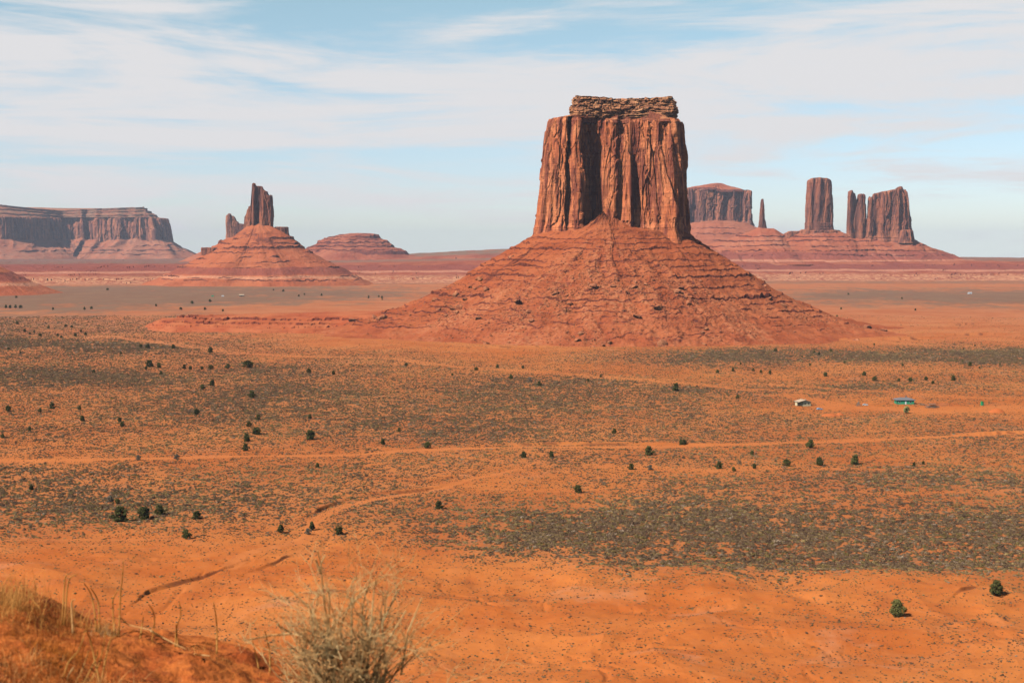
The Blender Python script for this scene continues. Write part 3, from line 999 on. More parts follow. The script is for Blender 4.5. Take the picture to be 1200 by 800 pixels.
for i in range(len(bx)):
    o = link('boulder', BOULD[i % 6])
    o.location = (BX + bx[i], BD + by[i], BASEZ + bz[i] + 0.25 * bs[i])
    o.rotation_euler = (g.uniform(-.5, .5), g.uniform(-.5, .5), g.uniform(0, 6.28))
    o.scale = (bs[i] * g.uniform(.8, 1.3), bs[i] * g.uniform(.8, 1.2), bs[i] * g.uniform(.7, 1.1))
    tag(o, 'fallen sandstone boulder lying among the rubble on the slope of the great butte', 'boulder', 'boulders on the slope of the great butte')


def scatter(name, pts, scl, rot, var, meshes, kind='stuff', tilt=None):
    """one object that carries many copies of a few small meshes (ground cover)"""
    coll = bpy.data.collections.new(name + '_kinds')
    for i, me in enumerate(meshes):
        coll.objects.link(bpy.data.objects.new('%s_kind_%02d' % (name, i), me))
    me = bpy.data.meshes.new(name)
    me.vertices.add(len(pts))
    me.vertices.foreach_set('co', np.asarray(pts, np.float32).ravel())
    for k, typ, val in (('scl', 'FLOAT_VECTOR', scl), ('rot', 'FLOAT_VECTOR', rot)):
        a = me.attributes.new(k, typ, 'POINT')
        a.data.foreach_set('vector', np.asarray(val, np.float32).ravel())
    a = me.attributes.new('var', 'INT', 'POINT')
    a.data.foreach_set('value', np.asarray(var, np.int32))
    for m in meshes:
        for mm in m.materials:
            if mm.name not in [x.name for x in me.materials]: me.materials.append(mm)
    o = link(name, me)
    ng = bpy.data.node_groups.new(name + '_scatter', 'GeometryNodeTree')
    ng.interface.new_socket('Geometry', in_out='INPUT', socket_type='NodeSocketGeometry')
    ng.interface.new_socket('Geometry', in_out='OUTPUT', socket_type='NodeSocketGeometry')
    N = ng.nodes
    gi, go = N.new('NodeGroupInput'), N.new('NodeGroupOutput')
    m2p = N.new('GeometryNodeMeshToPoints')
    iop = N.new('GeometryNodeInstanceOnPoints')
    ci = N.new('GeometryNodeCollectionInfo')
    ci.inputs['Collection'].default_value = coll
    ci.inputs['Separate Children'].default_value = True
    ci.inputs['Reset Children'].default_value = True
    def attr(nm, typ):
        q = N.new('GeometryNodeInputNamedAttribute'); q.data_type = typ; q.inputs['Name'].default_value = nm
        return q.outputs['Attribute']
    L = ng.links
    L.new(gi.outputs[0], m2p.inputs['Mesh']); L.new(m2p.outputs[0], iop.inputs['Points'])
    L.new(ci.outputs[0], iop.inputs['Instance'])
    iop.inputs['Pick Instance'].default_value = True
    L.new(attr('var', 'INT'), iop.inputs['Instance Index'])
    e2r = N.new('FunctionNodeEulerToRotation')
    L.new(attr('rot', 'FLOAT_VECTOR'), e2r.inputs[0]); L.new(e2r.outputs[0], iop.inputs['Rotation'])
    L.new(attr('scl', 'FLOAT_VECTOR'), iop.inputs['Scale'])
    L.new(iop.outputs[0], go.inputs[0])
    md = o.modifiers.new('scatter', 'NODES'); md.node_group = ng
    tag(o, kind=kind)
    return o


sx_, sy_, sz_, ss_, g = b_spots(9000, 0.25, 1.3, 3.0, 6)
nS = len(sx_)
o = scatter('rubble', np.stack([BX + sx_, BD + sy_, BASEZ + sz_ + 0.2 * ss_], 1),
        np.stack([ss_ * g.uniform(.8, 1.5, nS), ss_ * g.uniform(.8, 1.3, nS), ss_ * g.uniform(.7, 1.2, nS)], 1),
        np.stack([g.uniform(-.4, .4, nS), g.uniform(-.4, .4, nS), g.uniform(0, 6.28, nS)], 1), g.integers(0, 5, nS), BSMALL)

# ------------------------------------------------------------------ terrain in strips along the view: low benches and the far escarpment
def strip(name, pxs, Ds, hfun, mat, label=None, attrs=None):
    DD, PX = np.meshgrid(Ds, pxs, indexing='ij')
    X = (PX - 600) / F * DD
    Y = DD
    z = hfun(PX, DD, X, Y)
    at = {k_: f_(PX, DD, X, Y, z) for k_, f_ in (attrs or {}).items()}
    at.setdefault('rubble', np.zeros(X.shape)); at.setdefault('veg', np.zeros(X.shape))
    o = link(name, grid_mesh(name, X, Y, z + curv(X, Y), smooth=False, attrs=at), mat)
    tag(o, label, kind='structure')
    return o


def spur(PX, D, X, Y):
    wob = 26 * fbm(X / 110, octv=3, seed=201) + 7 * fbm(X / 22, octv=2, seed=202)
    front = 1700 + wob + np.interp(PX, [150, 200, 350, 520], [70, 20, 0, -30])
    crest = np.interp(PX, [165, 190, 260, 350, 430, 520, 600], [-1, 11, 16, 17, 20, 24, 28])
    u = (D - front) / 75.0
    z = crest * np.where(u < 1, np.clip(u, -0.3, 1), 1)
    z = terrace(z, [(2.5, 1.2, 2), (6, 2.0, 2.5), (9.5, 2.6, 3), (13.5, 3.4, 3.5)], X, Y, 210, 0.8, 0.75)
    back = np.interp(PX, [150, 260, 400, 520, 600], [1900, 2150, 2400, 2550, 2600])
    z = np.where(D > front + 110, z * (1 - sstep(0, 1, (D - front - 110) / (back - front - 110))) - 2.0 * sstep(0.85, 1, (D - front) / (back - front)), z)
    return z - 1.0 + 0.8 * fbm(X / 12, Y / 12, octv=4, seed=203) * sstep(-0.2, 0.3, u)


strip('red_bench', np.arange(120, 640, 0.8), np.concatenate([np.arange(1600, 1900, 2.0), np.arange(1900, 2700, 12)]), spur,
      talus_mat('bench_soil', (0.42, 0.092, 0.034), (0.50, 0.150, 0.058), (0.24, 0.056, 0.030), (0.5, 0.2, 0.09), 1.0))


def scarp_top(PX):
    return np.interp(PX, [-400, 0, 230, 420, 520, 600, 800, 900, 1000, 1130, 1200, 1500], [40, 46, 50, 54, 60, 66, 62, 58, 60, 62, 58, 46])


def scarp(PX, D, X, Y):
    wob = 170 * fbm(X / 620, octv=3, seed=221) + 46 * fbm(X / 120, octv=3, seed=222)
    front = np.interp(PX, [-300, 0, 250, 420, 600, 800, 950, 1200, 1500], [4150, 4150, 4300, 4350, 4450, 4700, 4750, 4700, 4600]) + wob * 0.6
    top = scarp_top(PX)
    u = (D - front) / 460.0
    zz = np.interp(u, [-0.6, 0, 0.18, 0.45, 1.0, 6], [-6, 0, 0.14, 0.42, 1.0, 1.02])
    z = np.where(u < 0, zz * 1.0, zz * top)
    z = terrace(z, [(7, 3.0, 5), (14, 5.0, 7), (22, 5.5, 7), (33, 4.0, 6), (44, 5.5, 8)], X / 1.8, Y / 1.8, 230, 3.0, 0.45)
    z = z + 2.2 * fbm(X / 40, Y / 40, octv=4, seed=223) * sstep(-0.2, 0.1, u)
    return z


strip('escarpment', np.arange(-300, 1500, 0.9), np.concatenate([np.arange(3900, 5600, 8.0), np.arange(5600, 9000, 130)]), scarp, M_SCARP,
      attrs={'rubble': lambda PX, D, X, Y, z: sstep(26, 14, z) * 1.0, 'veg': lambda PX, D, X, Y, z: sstep(5200, 5600, D) * 0.8})


def upland(PX, D, X, Y):
    yrow = np.interp(PX, [380, 430, 485, 540, 590, 650, 760], [303, 300.5, 297.2, 294.2, 291.6, 289.5, 292])
    crest = CAMZ + (HOR - yrow) / F * 7600 - curv(X, 7600)
    u = (D - 6500 - 120 * fbm(X / 260, octv=3, seed=241)) / 1100
    z = np.interp(u, [-0.6, 0, 0.25, 0.5, 1.0, 2.0], [0.2, 0.45, 0.62, 0.80, 1.0, 0.6]) * crest
    z = terrace(z, [(40, 7, 9), (52, 5, 8), (66, 9, 10)], X / 2, Y / 2, 243, 4.0, 0.5)
    return z + 2.5 * fbm(X / 60, Y / 60, octv=4, seed=242)


strip('upland', np.arange(372, 780, 0.9), np.arange(5900, 9400, 22.0), upland, M_SCARP, attrs={'veg': lambda PX, D, X, Y, z: sstep(6900, 7200, D) * 1.0})

# ------------------------------------------------------------------ far buttes
def prof_fun(cx_px, D, prof, ky=1.0, seed=1, lev=(), k=3.0, gully=8, wob=0.10, left=None, solid=0.0):
    """height above the plain from (photo column offset, photo row) pairs on the right flank (and left flank)"""
    q = D / F
    pr = np.array([p[0] for p in prof], float) * q
    pz = np.array([zpx(p[1], D) for p in prof])
    if left is None: left = prof
    lr = np.array([p[0] for p in left], float) * q
    lz = np.array([zpx(p[1], D) for p in left])

    def h(x, y):
        r = np.hypot(x, y * ky)
        th = np.arctan2(x, -y)
        rw = r / (1 + wob * fbm(np.sin(th) * 2.2 + seed, np.cos(th) * 2.2, octv=3, seed=seed))
        mixr = sstep(-0.35, 0.35, np.sin(th))
        z = np.interp(rw, pr, pz) * mixr + np.interp(rw, lr, lz) * (1 - mixr)
        gl = fbm(th * gully + 0.6 * vn(r / (60 * k), th * 4, seed=seed + 1), r / (160 * k), octv=3, seed=seed + 2)
        z = z - 1.4 * k * gl.clip(0, 1) * sstep(pr[1] * 0.9, pr[1] * 1.7, r)
        z = terrace(z, lev, x, y, seed + 10, k, solid)
        return z + 0.9 * k * fbm(x / (9 * k), y / (9 * k), octv=4, seed=seed + 3)
    return h, q


def far_talus(name, cx, D, prof, rmax, mat, parent, seed, lev, k, ky=1.0, left=None, nr=110, step=0.55, wob=0.10, rub=0.2, solid=0.12):
    h, q = prof_fun(cx, D, prof, ky, seed, lev, k, left=left, wob=wob, solid=solid)
    rr = np.concatenate([np.linspace(0.5, rmax * q * 0.15, 6), np.linspace(rmax * q * 0.17, rmax * q, nr)])
    return talus(name, 0, 0, rr, th_front(step, 2.0, 120), h, mat, parent,
                 {'rubble': lambda x, y: rub * sstep(-.1, .4, fbm(x / (20 * k), y / (20 * k), octv=3, seed=seed + 4)), 'veg': lambda x, y: np.zeros(x.shape)}, ysc=1 / ky)


def px_root(name, px, D):
    X = (px - 600) / F * D
    return empty(name, (X, D, curv(X, D)))


def poly(pts, q, cx):
    """(photo column, depth in columns) pairs to local metres"""
    return [(((a - 600) * (1 + b / F) - (cx - 600)) * q, b * q) for a, b in pts]


def tower(name, root, q, cx, base, top, yb, yt, D, k, seed, mat, topvar=None, seg=None, **kw):
    zc0 = zpx(yb, D) - curv(0, D); zc1 = zpx(yt, D) - curv(0, D)
    zc0 = zpx(yb, D); zc1 = zpx(yt, D)
    return cliff(name, poly(base, q, cx), poly(top, q, cx), zc0 - root.location.z, zc1 - root.location.z, seg or q * 0.55, q * 0.7, k, seed, mat, root, topvar=topvar, **kw)


def crest(cx, q, pts, D):
    """extra height of a crest by photo column: (column, row) pairs, relative to the first row"""
    cs = np.array([p[0] for p in pts], float); rs = np.array([p[1] for p in pts], float)
    return lambda x, y: (rs[0] - np.interp(cx + x / q, cs, rs)) * q


# left mitten
D = 4250.0
mit = px_root('butte', 303, D)
tag(mit, 'small dark red butte with a jagged finger of rock on a cone shaped slope', 'butte')
lv = [(16, 4, 4), (24, 4, 4), (50, 6, 5), (64, 4, 6), (78, 9, 7), (94, 5, 6), (106, 10, 7), (120, 9, 7), (134, 8, 6), (148, 5, 5)]
far_talus('talus_slope', 303, D, [(0, 259), (14, 264), (30, 271), (40, 278), (56, 292), (78, 304), (100, 314), (118, 325), (150, 339)], 149, M_MITTALUS, mit, 400, lv, 2.2,
          left=[(0, 259), (14, 266), (30, 279), (45, 285), (58, 295), (78, 307), (98, 317), (116, 326), (150, 339)], ky=1.15, nr=150, step=0.4, wob=0.12, solid=0.0)
q = D / F
tower('cliff', mit, q, 303, [(287.5, 8), (288, -2), (291, -7), (296, -6), (298, -10), (304, -6), (309, -10), (320, -4), (321, 6), (312, 12), (297, 12)],
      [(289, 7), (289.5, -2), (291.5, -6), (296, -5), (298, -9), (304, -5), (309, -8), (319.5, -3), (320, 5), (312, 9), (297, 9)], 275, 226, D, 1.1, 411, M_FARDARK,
      crest(303, q, [(226, 226), (288, 252), (290, 246), (293, 243), (296.5, 241), (297.2, 216), (299.5, 215), (300.5, 219.5), (304, 218.5), (308, 219), (309.5, 223), (314, 225), (315, 229), (318, 230), (319, 228.5), (321, 230)], D),
      rough=0.7, strata_h=0.12, flare=1.0, topnoise=0.3)
tower('ledge_block', mit, q, 303, [(322, 10), (322, -2), (331, -5), (338, -3), (340, 4), (338, 12)], [(323, 9), (323, -2), (331, -5), (337.5, -3), (339.5, 4), (337, 10)], 281, 266, D, 1.0, 412, M_FARDARK, rough=0.6, flare=.5, topnoise=0.4)
tower('ledge_block', mit, q, 303, [(238.5, 6), (238.5, -18), (246, -24), (258, -22), (266, -16), (268, 6)], [(239.5, 6), (239.5, -17), (246, -23), (257, -21), (263, -15), (265, 6)], 304, 290, D, 1.0, 413, M_FARDARK, rough=0.7, flare=.5, topnoise=0.4)

# pale fingers behind the mitten
D = 6400.0
q = D / F
fing = px_root('rock_spire', 277, D)
tag(fing, 'pale cluster of thin rock fingers behind the small butte with the jagged finger', 'rock spire')
far_talus('talus_slope', 277, D, [(0, 275), (12, 277), (25, 282), (45, 296), (70, 306), (90, 316)], 88, M_FARTALUS, fing, 430, [(110, 6, 10), (130, 6, 10)], 3.0,
          left=[(0, 275), (10, 278), (20, 286), (32, 291), (60, 304), (90, 316)])
tower('cliff', fing, q, 277, [(266, 4), (266.5, -3), (271, -5), (276, -4), (281, -3), (287, -3), (288, 4), (277, 6)], [(266.5, 3), (266.8, -2), (271, -4), (275, -3), (281, -2), (286, -2), (287, 3), (277, 5)], 279, 258, D, 1.4, 431, M_FAR,
      crest(277, q, [(258, 258), (266, 253), (268, 252), (270, 250.2), (271.5, 251), (272.5, 256), (274, 253), (276, 255), (278, 259.5), (280, 260), (281.5, 265), (283, 262), (287, 263)], D), rough=0.6, flare=1.0, topnoise=0.3)

# low stepped mesa right of it
D = 7200.0
q = D / F
low = px_root('low_mesa', 420, D)
tag(low, 'low stepped red mesa with a rounded top right of the jagged finger butte', 'mesa')
far_talus('talus_slope', 420, D, [(0, 272.6), (18, 273.6), (26, 276), (27.5, 279), (40, 285), (44, 289), (58, 293), (62, 297.5), (90, 304), (120, 312)], 110, M_SCARP, low, 450,
          [(104, 6, 8), (118, 11, 9), (140, 12, 12), (152, 5, 7), (164, 7, 9), (180, 6, 8)], 4.0, solid=0.6, left=[(0, 272.6), (20, 274.2), (34, 277.5), (46, 282), (50, 286), (62, 291), (66, 294), (95, 304), (120, 312)], ky=1.1, nr=130, step=0.45, rub=0.1)

# the long mesa at the left edge
D = 9600.0
q = D / F
mesa = px_root('mesa', 60, D)
tag(mesa, 'long flat mesa with a purple shadowed cliff at the left edge of the view', 'mesa')
m_base = [(-220, -96), (-120, -86), (0, -66), (28, -44), (52, -14), (76, 22), (88, 24), (97, 14), (104, 22), (114, 12), (122, 16), (140, 6), (152, 12), (160, 4), (172, 10), (184, 4), (189, 14), (196, 18), (200, 34), (196, 90), (60, 150), (-220, 120)]
m_top = [(-220, -93), (-120, -83), (0, -63), (28, -41), (52, -11), (75, 26), (88, 28), (97, 18), (104, 26), (114, 16), (122, 20), (140, 10), (152, 16), (160, 8), (171, 14), (180, 8), (184, 18), (190, 22), (194, 36), (190, 88), (60, 146), (-220, 116)]
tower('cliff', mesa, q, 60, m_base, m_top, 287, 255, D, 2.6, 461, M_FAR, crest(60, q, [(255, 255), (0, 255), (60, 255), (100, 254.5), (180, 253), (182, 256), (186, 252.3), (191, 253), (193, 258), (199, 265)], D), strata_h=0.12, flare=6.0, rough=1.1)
cap_b = [(a * 0.985 + 0.2, b + 5) for a, b in m_top]


def mesa_cap():
    P, T, s = outline(poly([(min(a, 186) - 1, b + 3) for a, b in m_top], q, 60), poly([(min(a, 170), b * 0.8 + 16) for a, b in m_top], q, 60), q * 0.7)
    n = 26
    v = np.linspace(0, 1, n)[:, None]
    e = np.interp(v, [0, .1, .25, .3, .62, .68, .9, 1], [0, .02, .25, .27, .68, .70, 0.97, 1])
    hgt = np.interp(v, [0, .1, .25, .3, .62, .68, .9, 1], [0, .12, .22, .36, .58, .72, .8, 1])
    X = P[None, :, 0] * (1 - e) + T[None, :, 0] * e; Y = P[None, :, 1] * (1 - e) + T[None, :, 1] * e
    d = 8 * fbm(s[None, :] / 60 + 0 * v, v * 3, octv=4, seed=465)
    X = X + d; Y = Y + d
    topy = np.interp(60 + X / q, [-160, 0, 40, 60, 120, 168, 172], [238, 239.5, 244, 246.3, 243.6, 242, 243])
    z = (zpx(256, D) - mesa.location.z) * (1 - hgt) + (zpx(topy, D) - mesa.location.z) * hgt + 5 * fbm(X / 40, Y / 40, octv=3, seed=466) * sstep(0, .2, v)
    area = np.sum(P[:, 0] * np.roll(P[:, 1], -1) - np.roll(P[:, 0], -1) * P[:, 1])
    if area < 0: X, Y, z = X[:, ::-1], Y[:, ::-1], z[:, ::-1]
    link('cap_slope', grid_mesh('cap_slope', X, Y, z, wrap=True, smooth=False, cap=True, attrs={'rubble': np.full(X.shape, .5), 'veg': np.full(X.shape, 0.55)}), M_FARTALUS, mesa)


mesa_cap()


def mesa_skirt():
    """slope under the mesa: drops away from the foot outline"""
    P, T, s = outline(poly(m_base, q, 60), poly(m_base, q, 60), q * 0.8)
    dX = np.roll(P[:, 0], -6) - np.roll(P[:, 0], 6); dY = np.roll(P[:, 1], -6) - np.roll(P[:, 1], 6)
    ln = np.hypot(dX, dY); nx, ny = dY / ln, -dX / ln
    area = np.sum(P[:, 0] * np.roll(P[:, 1], -1) - np.roll(P[:, 0], -1) * P[:, 1])
    if area < 0: nx, ny = -nx, -ny
    for _ in range(3):
        kk = np.ones(61) / 61
        nx = np.convolve(np.concatenate([nx[-30:], nx, nx[:30]]), kk, 'valid'); ny = np.convolve(np.concatenate([ny[-30:], ny, ny[:30]]), kk, 'valid')
    ln = np.hypot(nx, ny); nx, ny = nx / ln, ny / ln
    off = np.concatenate([[-60, -20], np.linspace(0, 72 * q, 90)])[:, None]
    X = P[None, :, 0] + nx * off; Y = P[None, :, 1] + ny * off
    z = np.interp(off / q, [-10, 0, 12, 26, 50, 72], [zpx(276, D), zpx(281, D), zpx(288, D), zpx(294, D), zpx(303, D), zpx(312, D)]) - mesa.location.z
    z = z + 0 * X
    fan = ridged(s[None, :] / 210 + 0.4 * vn(off / 200, s[None, :] / 300, seed=471), off / 900, 3, seed=470)
    z = z + 34 * fan * sstep(-30, 60, off) * (1 - sstep(150, 330, off)) + 16 * np.clip(fbm(s[None, :] / 130 + off * 0, off / 130, octv=3, seed=472), -1, 1) * sstep(0, 80, off)
    z = terrace(z, [(80, 10, 14), (105, 12, 14), (135, 9, 12)], X, Y, 473, 6.0)
    z = z + 3.5 * fbm(X / 40, Y / 40, octv=4, seed=474)
    if area < 0: X, Y, z = X[:, ::-1], Y[:, ::-1], z[:, ::-1]
    link('talus_slope', grid_mesh('talus_slope', X[::-1], Y[::-1], z[::-1], wrap=True, smooth=False, cap=False,
                                 attrs={'rubble': 0.6 * sstep(-.1, .4, fbm(X / 200, Y / 200, octv=3, seed=475))[::-1], 'veg': np.full(X.shape, .25)}), M_FARTALUS, mesa)


mesa_skirt()

# red hill cut by the left edge
D = 3300.0
q = D / F
hill = px_root('hill', -40, D)
tag(hill, kind='structure')
far_talus('slope', -40, D, [(0, 303), (12, 305), (28, 309), (40, 313), (52, 319), (68, 327), (84, 335), (120, 348)], 143, M_MITTALUS, hill, 480, [(35, 4, 6), (50, 4, 6)], 2.0, nr=90)

# ---- the group on the right
D = 7000.0
q = D / F
rm = px_root('mesa', 838, D)
tag(rm, 'flat mesa with a sheer pink cliff just behind the right side of the great butte', 'mesa')
far_talus('talus_slope', 838, D, [(0, 256), (38, 261), (55, 270), (75, 281), (100, 292), (140, 306)], 130, M_FARTALUS, rm, 500, [(120, 8, 10), (150, 9, 10), (180, 8, 10), (205, 6, 8)], 3.5, ky=1.2, nr=120, step=0.5)
tower('cliff', rm, q, 838, [(790, 10), (792, -6), (806, -14), (813, -9), (822, -15), (838, -12), (843, -15), (851, -9), (858, -14), (866, -10), (872, -14), (879, -10), (881, 8), (860, 22), (815, 22)],
      [(791, 9), (794, -5), (806, -12), (813, -8), (822, -13), (838, -10), (843, -13), (851, -8), (858, -12), (866, -8), (872, -12), (878, -9), (879, 7), (860, 20), (815, 20)], 265, 223, D, 2.2, 501, M_FAR,
      crest(838, q, [(223, 223), (790, 220), (815, 222.5), (845, 222), (866, 223.5), (879, 224)], D), strata_h=0.14, flare=4.0)
cap = far_talus('cap_slope', 838, D, [(0, 214.2), (8, 214.8), (16, 217.5), (26, 220), (33, 222), (40, 228)], 36, M_FARTALUS, rm, 505, [], 2.5, ky=2.4, left=[(0, 214.2), (8, 215), (20, 217.5), (33, 219.5), (40, 226)], nr=40, step=1.2, wob=0.03)

D = 5600.0
q = D / F
ridge = px_root('hill', 1000, D)
tag(ridge, kind='structure')


def ridge_h(x, y):
    col = 1000 + x / q
    yc = np.interp(col, [790, 860, 888, 905, 918, 935, 960, 985, 1000, 1030, 1062, 1080, 1092, 1112, 1128, 1160, 1230, 1300],
                   [296, 278, 266, 268, 276, 271, 267, 272, 278, 278, 278, 285, 290, 297, 303, 306, 310, 318])
    zc_ = zpx(yc, D) + 4 * fbm(x / 60, octv=3, seed=521)
    a = np.abs(y - 12 * np.sin(x / 140)) / q
    fall = np.interp(a, [0, 5, 12, 40, 95, 140, 200], [0, 0.03, 0.13, 0.42, 0.78, 0.95, 1.1])
    low_ = zpx(310, D)
    z = zc_ * (1 - fall) + np.minimum(low_, zc_) * fall
    gl = ridged(x / 75 + 0.5 * vn(y / 110, x / 200, seed=523), y / 420, 3, seed=522)
    z = z - 9 * gl.clip(0, 1) * sstep(8, 30, a)
    z = terrace(z, [(80, 6, 8), (98, 7, 9), (116, 7, 8), (134, 7, 8), (150, 6, 8)], x, y, 524, 2.8, 0.4)
    return z + 2.6 * fbm(x / 24, y / 24, octv=4, seed=525) - ridge.location.z


xs = np.arange(790, 1300, 0.75)
ys = np.concatenate([np.arange(-150, 20, 0.8), np.arange(20, 160, 5)]) * q
XX, YY = np.meshgrid((xs - 1000) * q, ys)
me = grid_mesh('slope', XX, YY, ridge_h(XX, YY), smooth=False, attrs={'rubble': 0.5 * sstep(0, .5, fbm(XX / 80, YY / 80, octv=3, seed=526)), 'veg': np.zeros(XX.shape)})
link('slope', me, M_RIDGE, ridge)


def spire(label, px0, base, top, yb, yt, seed, cr, k=1.6, extra=(), **kw):
    r_ = px_root('rock_spire', px0, D)
    tag(r_, label, 'rock spire')
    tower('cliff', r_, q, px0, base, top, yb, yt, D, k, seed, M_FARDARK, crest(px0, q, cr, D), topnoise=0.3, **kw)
    for e_ in extra:
        tower('pedestal', r_, q, px0, *e_[:4], D, 1.6, seed + 5, M_FARDARK, rough=0.7, flare=2.0)
    return r_


spire('lone thin needle of rock between the flat mesa and the tall tower', 892, [(888, 2), (888.5, -2.5), (892, -4), (896, -2.5), (897, 2), (892, 4)],
      [(890, 1.2), (890.3, -1.5), (892, -2.2), (894, -1.5), (894.4, 1), (892, 2)], 268, 240, 531, [(240, 240), (889.5, 240), (890.5, 236), (891.5, 233.5), (893.5, 233.5), (894.5, 240)], k=1.0, rough=0.6, strata_h=0.2, flare=2.5)
spire('tall smooth square tower of rock right of the thin needle', 959, [(944, 6), (944, -6), (947, -11), (952, -9), (958, -13), (966, -10), (973, -6), (974.5, 3), (972, 10), (950, 10)],
      [(946.5, 5), (946.5, -5), (949, -9), (953, -7), (959, -11), (966, -8), (970.5, -5), (971.5, 3), (970, 8), (951, 8)], 271, 210.8, 541, [(211, 211), (946, 212.5), (949, 209.8), (956, 209.2), (966, 210), (972, 212)],
      extra=[([(936, 8), (936, -14), (948, -19), (966, -18), (984, -12), (986, 8)], [(939, 7), (939, -12), (949, -16), (966, -15), (979, -10), (981, 7)], 283, 270)], rough=0.8)
spire('pair of joined ragged rock pinnacles between the square tower and the broad castle rock', 1002, [(991.5, 5), (992, -5), (996, -8), (1002, -4), (1008, -6), (1012.5, -3), (1013, 5), (1002, 8)],
      [(993, 4), (993.3, -4), (996, -7), (1002, -3), (1008, -5), (1011.3, -3), (1011.6, 4), (1002, 6)], 282, 240, 551,
      [(240, 240), (992.5, 225), (994.5, 223.5), (996, 224), (997, 227), (999.5, 227), (1000.8, 231), (1001.8, 236), (1003.5, 236), (1004.3, 229), (1006, 227.5), (1008, 228), (1009.5, 227.5), (1011.5, 229)], k=1.2, rough=0.6)
spire('broad castle shaped rock with a ragged crest at the right end of the group', 1040, [(1013.5, 8), (1014, -6), (1019, -12), (1027, -10), (1034, -15), (1043, -12), (1052, -17), (1060, -12), (1067, -4), (1069, 6), (1060, 14), (1030, 14)],
      [(1015.5, 7), (1016, -5), (1020, -10), (1027, -8), (1034, -12), (1043, -9), (1051, -13), (1056, -9), (1060, -3), (1061.5, 5), (1056, 11), (1030, 11)], 285, 228, 561,
      [(228, 228), (1015, 237), (1016, 231), (1016.8, 230), (1018, 240), (1021.5, 240), (1022.5, 228), (1025, 226.5), (1026, 233), (1028.5, 233), (1029.5, 226), (1034, 224.5), (1035.5, 228), (1037, 224.5), (1043, 223), (1044.5, 222.5), (1045.5, 230), (1048.5, 230), (1049.5, 221.5), (1053, 219), (1055, 220), (1056, 228), (1057.2, 228), (1058.2, 222), (1059.2, 232), (1061, 238)],
      extra=[([(1052, 4), (1052, -22), (1060, -27), (1068, -22), (1070, 4)], [(1054, 4), (1055, -19), (1060, -24), (1065, -20), (1067, 4)], 285, 270)])
spire('low dark ledge of rock at the foot of the square tower', 930, [(916, 4), (917, -10), (924, -16), (934, -14), (940, -8), (941, 4)], [(918, 4), (919, -9), (925, -14), (934, -12), (938, -7), (939, 4)], 284, 273, 571, [(273, 273), (916, 275), (924, 271), (938, 271)], rough=.7)

# ------------------------------------------------------------------ haze
hz_m, t = new_mat('haze_air')
pv = t.n('ShaderNodeVolumePrincipled')
pv.inputs['Color'].default_value = (0.74, 0.82, 1.0, 1)
pv.inputs['Density'].default_value = HAZE
pv.inputs['Anisotropy'].default_value = 0.0
t.n('ShaderNodeOutputMaterial', None, Volume=pv.outputs[0])
mb = MB()
mb.box((0, 0, 185), (52000, 52000, 510))
tag(mb.build('haze', hz_m), kind='stuff')

# ------------------------------------------------------------------ low brush on the plain
def brush_mesh(name, seed, mat, flat=0.62, spiky=0.34, sub=2):
    r_ = random.Random(seed)
    bm = bmesh.new()
    bmesh.ops.create_icosphere(bm, subdivisions=1, radius=1.0)
    for v in bm.verts:                                    # dense inner twigs
        v.co = v.co * r_.uniform(.45, .72)
        v.co.z = max(v.co.z * flat * 1.1 + 0.25, -.12)
    lob = [Vector((r_.gauss(0, .42), r_.gauss(0, .42), 0)) for _ in range(4)]
    for _ in range(110):                                  # leafy sprays over it
        d = Vector((r_.gauss(0, 1), r_.gauss(0, 1), abs(r_.gauss(0, 1)))).normalized()
        p = d * r_.uniform(.55, .85) + lob[r_.randrange(4)] * r_.uniform(.4, 1)
        p.z = p.z * flat * 1.45 + .08
        nrm = (d + Vector((r_.gauss(0, .45), r_.gauss(0, .45), r_.gauss(0, .45)))).normalized()
        a = nrm.orthogonal().normalized(); b = nrm.cross(a)
        s_ = r_.uniform(.10, .24)
        q = [bm.verts.new(p + a * s_ + b * s_ * r_.uniform(-.5, .5)), bm.verts.new(p - a * s_ * .6 + b * s_), bm.verts.new(p - a * s_ * .7 - b * s_ * .8)]
        bm.faces.new(q)
    me = bpy.data.meshes.new(name)
    bm.to_mesh(me); bm.free()
    me.materials.append(mat)
    return me


def brush_mat(name, a, b):
    m, t = new_mat(name)
    g = t.n('ShaderNodeNewGeometry').outputs['Position']
    rn = t.n('ShaderNodeObjectInfo').outputs['Random']
    n = t.noise(t.mapv(g, scale=(2.6, 2.6, 2.6)), 1.0, 3, 0.7)
    f = t.math('ADD', t.math('MULTIPLY', rn, 0.6), t.math('MULTIPLY', n, 0.5), True)
    finish(t, t.mix(f, a, b), 0.95, spec=0.05)
    return m


BR = [brush_mat('sage_leaves', (0.150, 0.090, 0.050), (0.290, 0.185, 0.098)),
      brush_mat('dark_brush', (0.095, 0.054, 0.034), (0.190, 0.115, 0.068)),
      brush_mat('tawny_grass', (0.26, 0.165, 0.062), (0.42, 0.280, 0.115)),
      brush_mat('olive_brush', (0.140, 0.098, 0.036), (0.260, 0.180, 0.064)),
      brush_mat('pale_brush', (0.27, 0.180, 0.115), (0.42, 0.300, 0.195))]
BRUSH = []
for i, (mi, fl) in enumerate([(0, .6), (0, .7), (0, .5), (1, .6), (1, .72), (2, .55), (2, .45), (3, .6), (3, .7), (4, .6)]):
    BRUSH.append(brush_mesh('low_brush_%s' % 'abcdefghij'[i], 600 + i, BR[mi], fl))
g = np.random.default_rng(77)
NC = 1400000
D0, D1 = 236.0, 2250.0
a_ = g.uniform(-22.3, 22.3, NC)
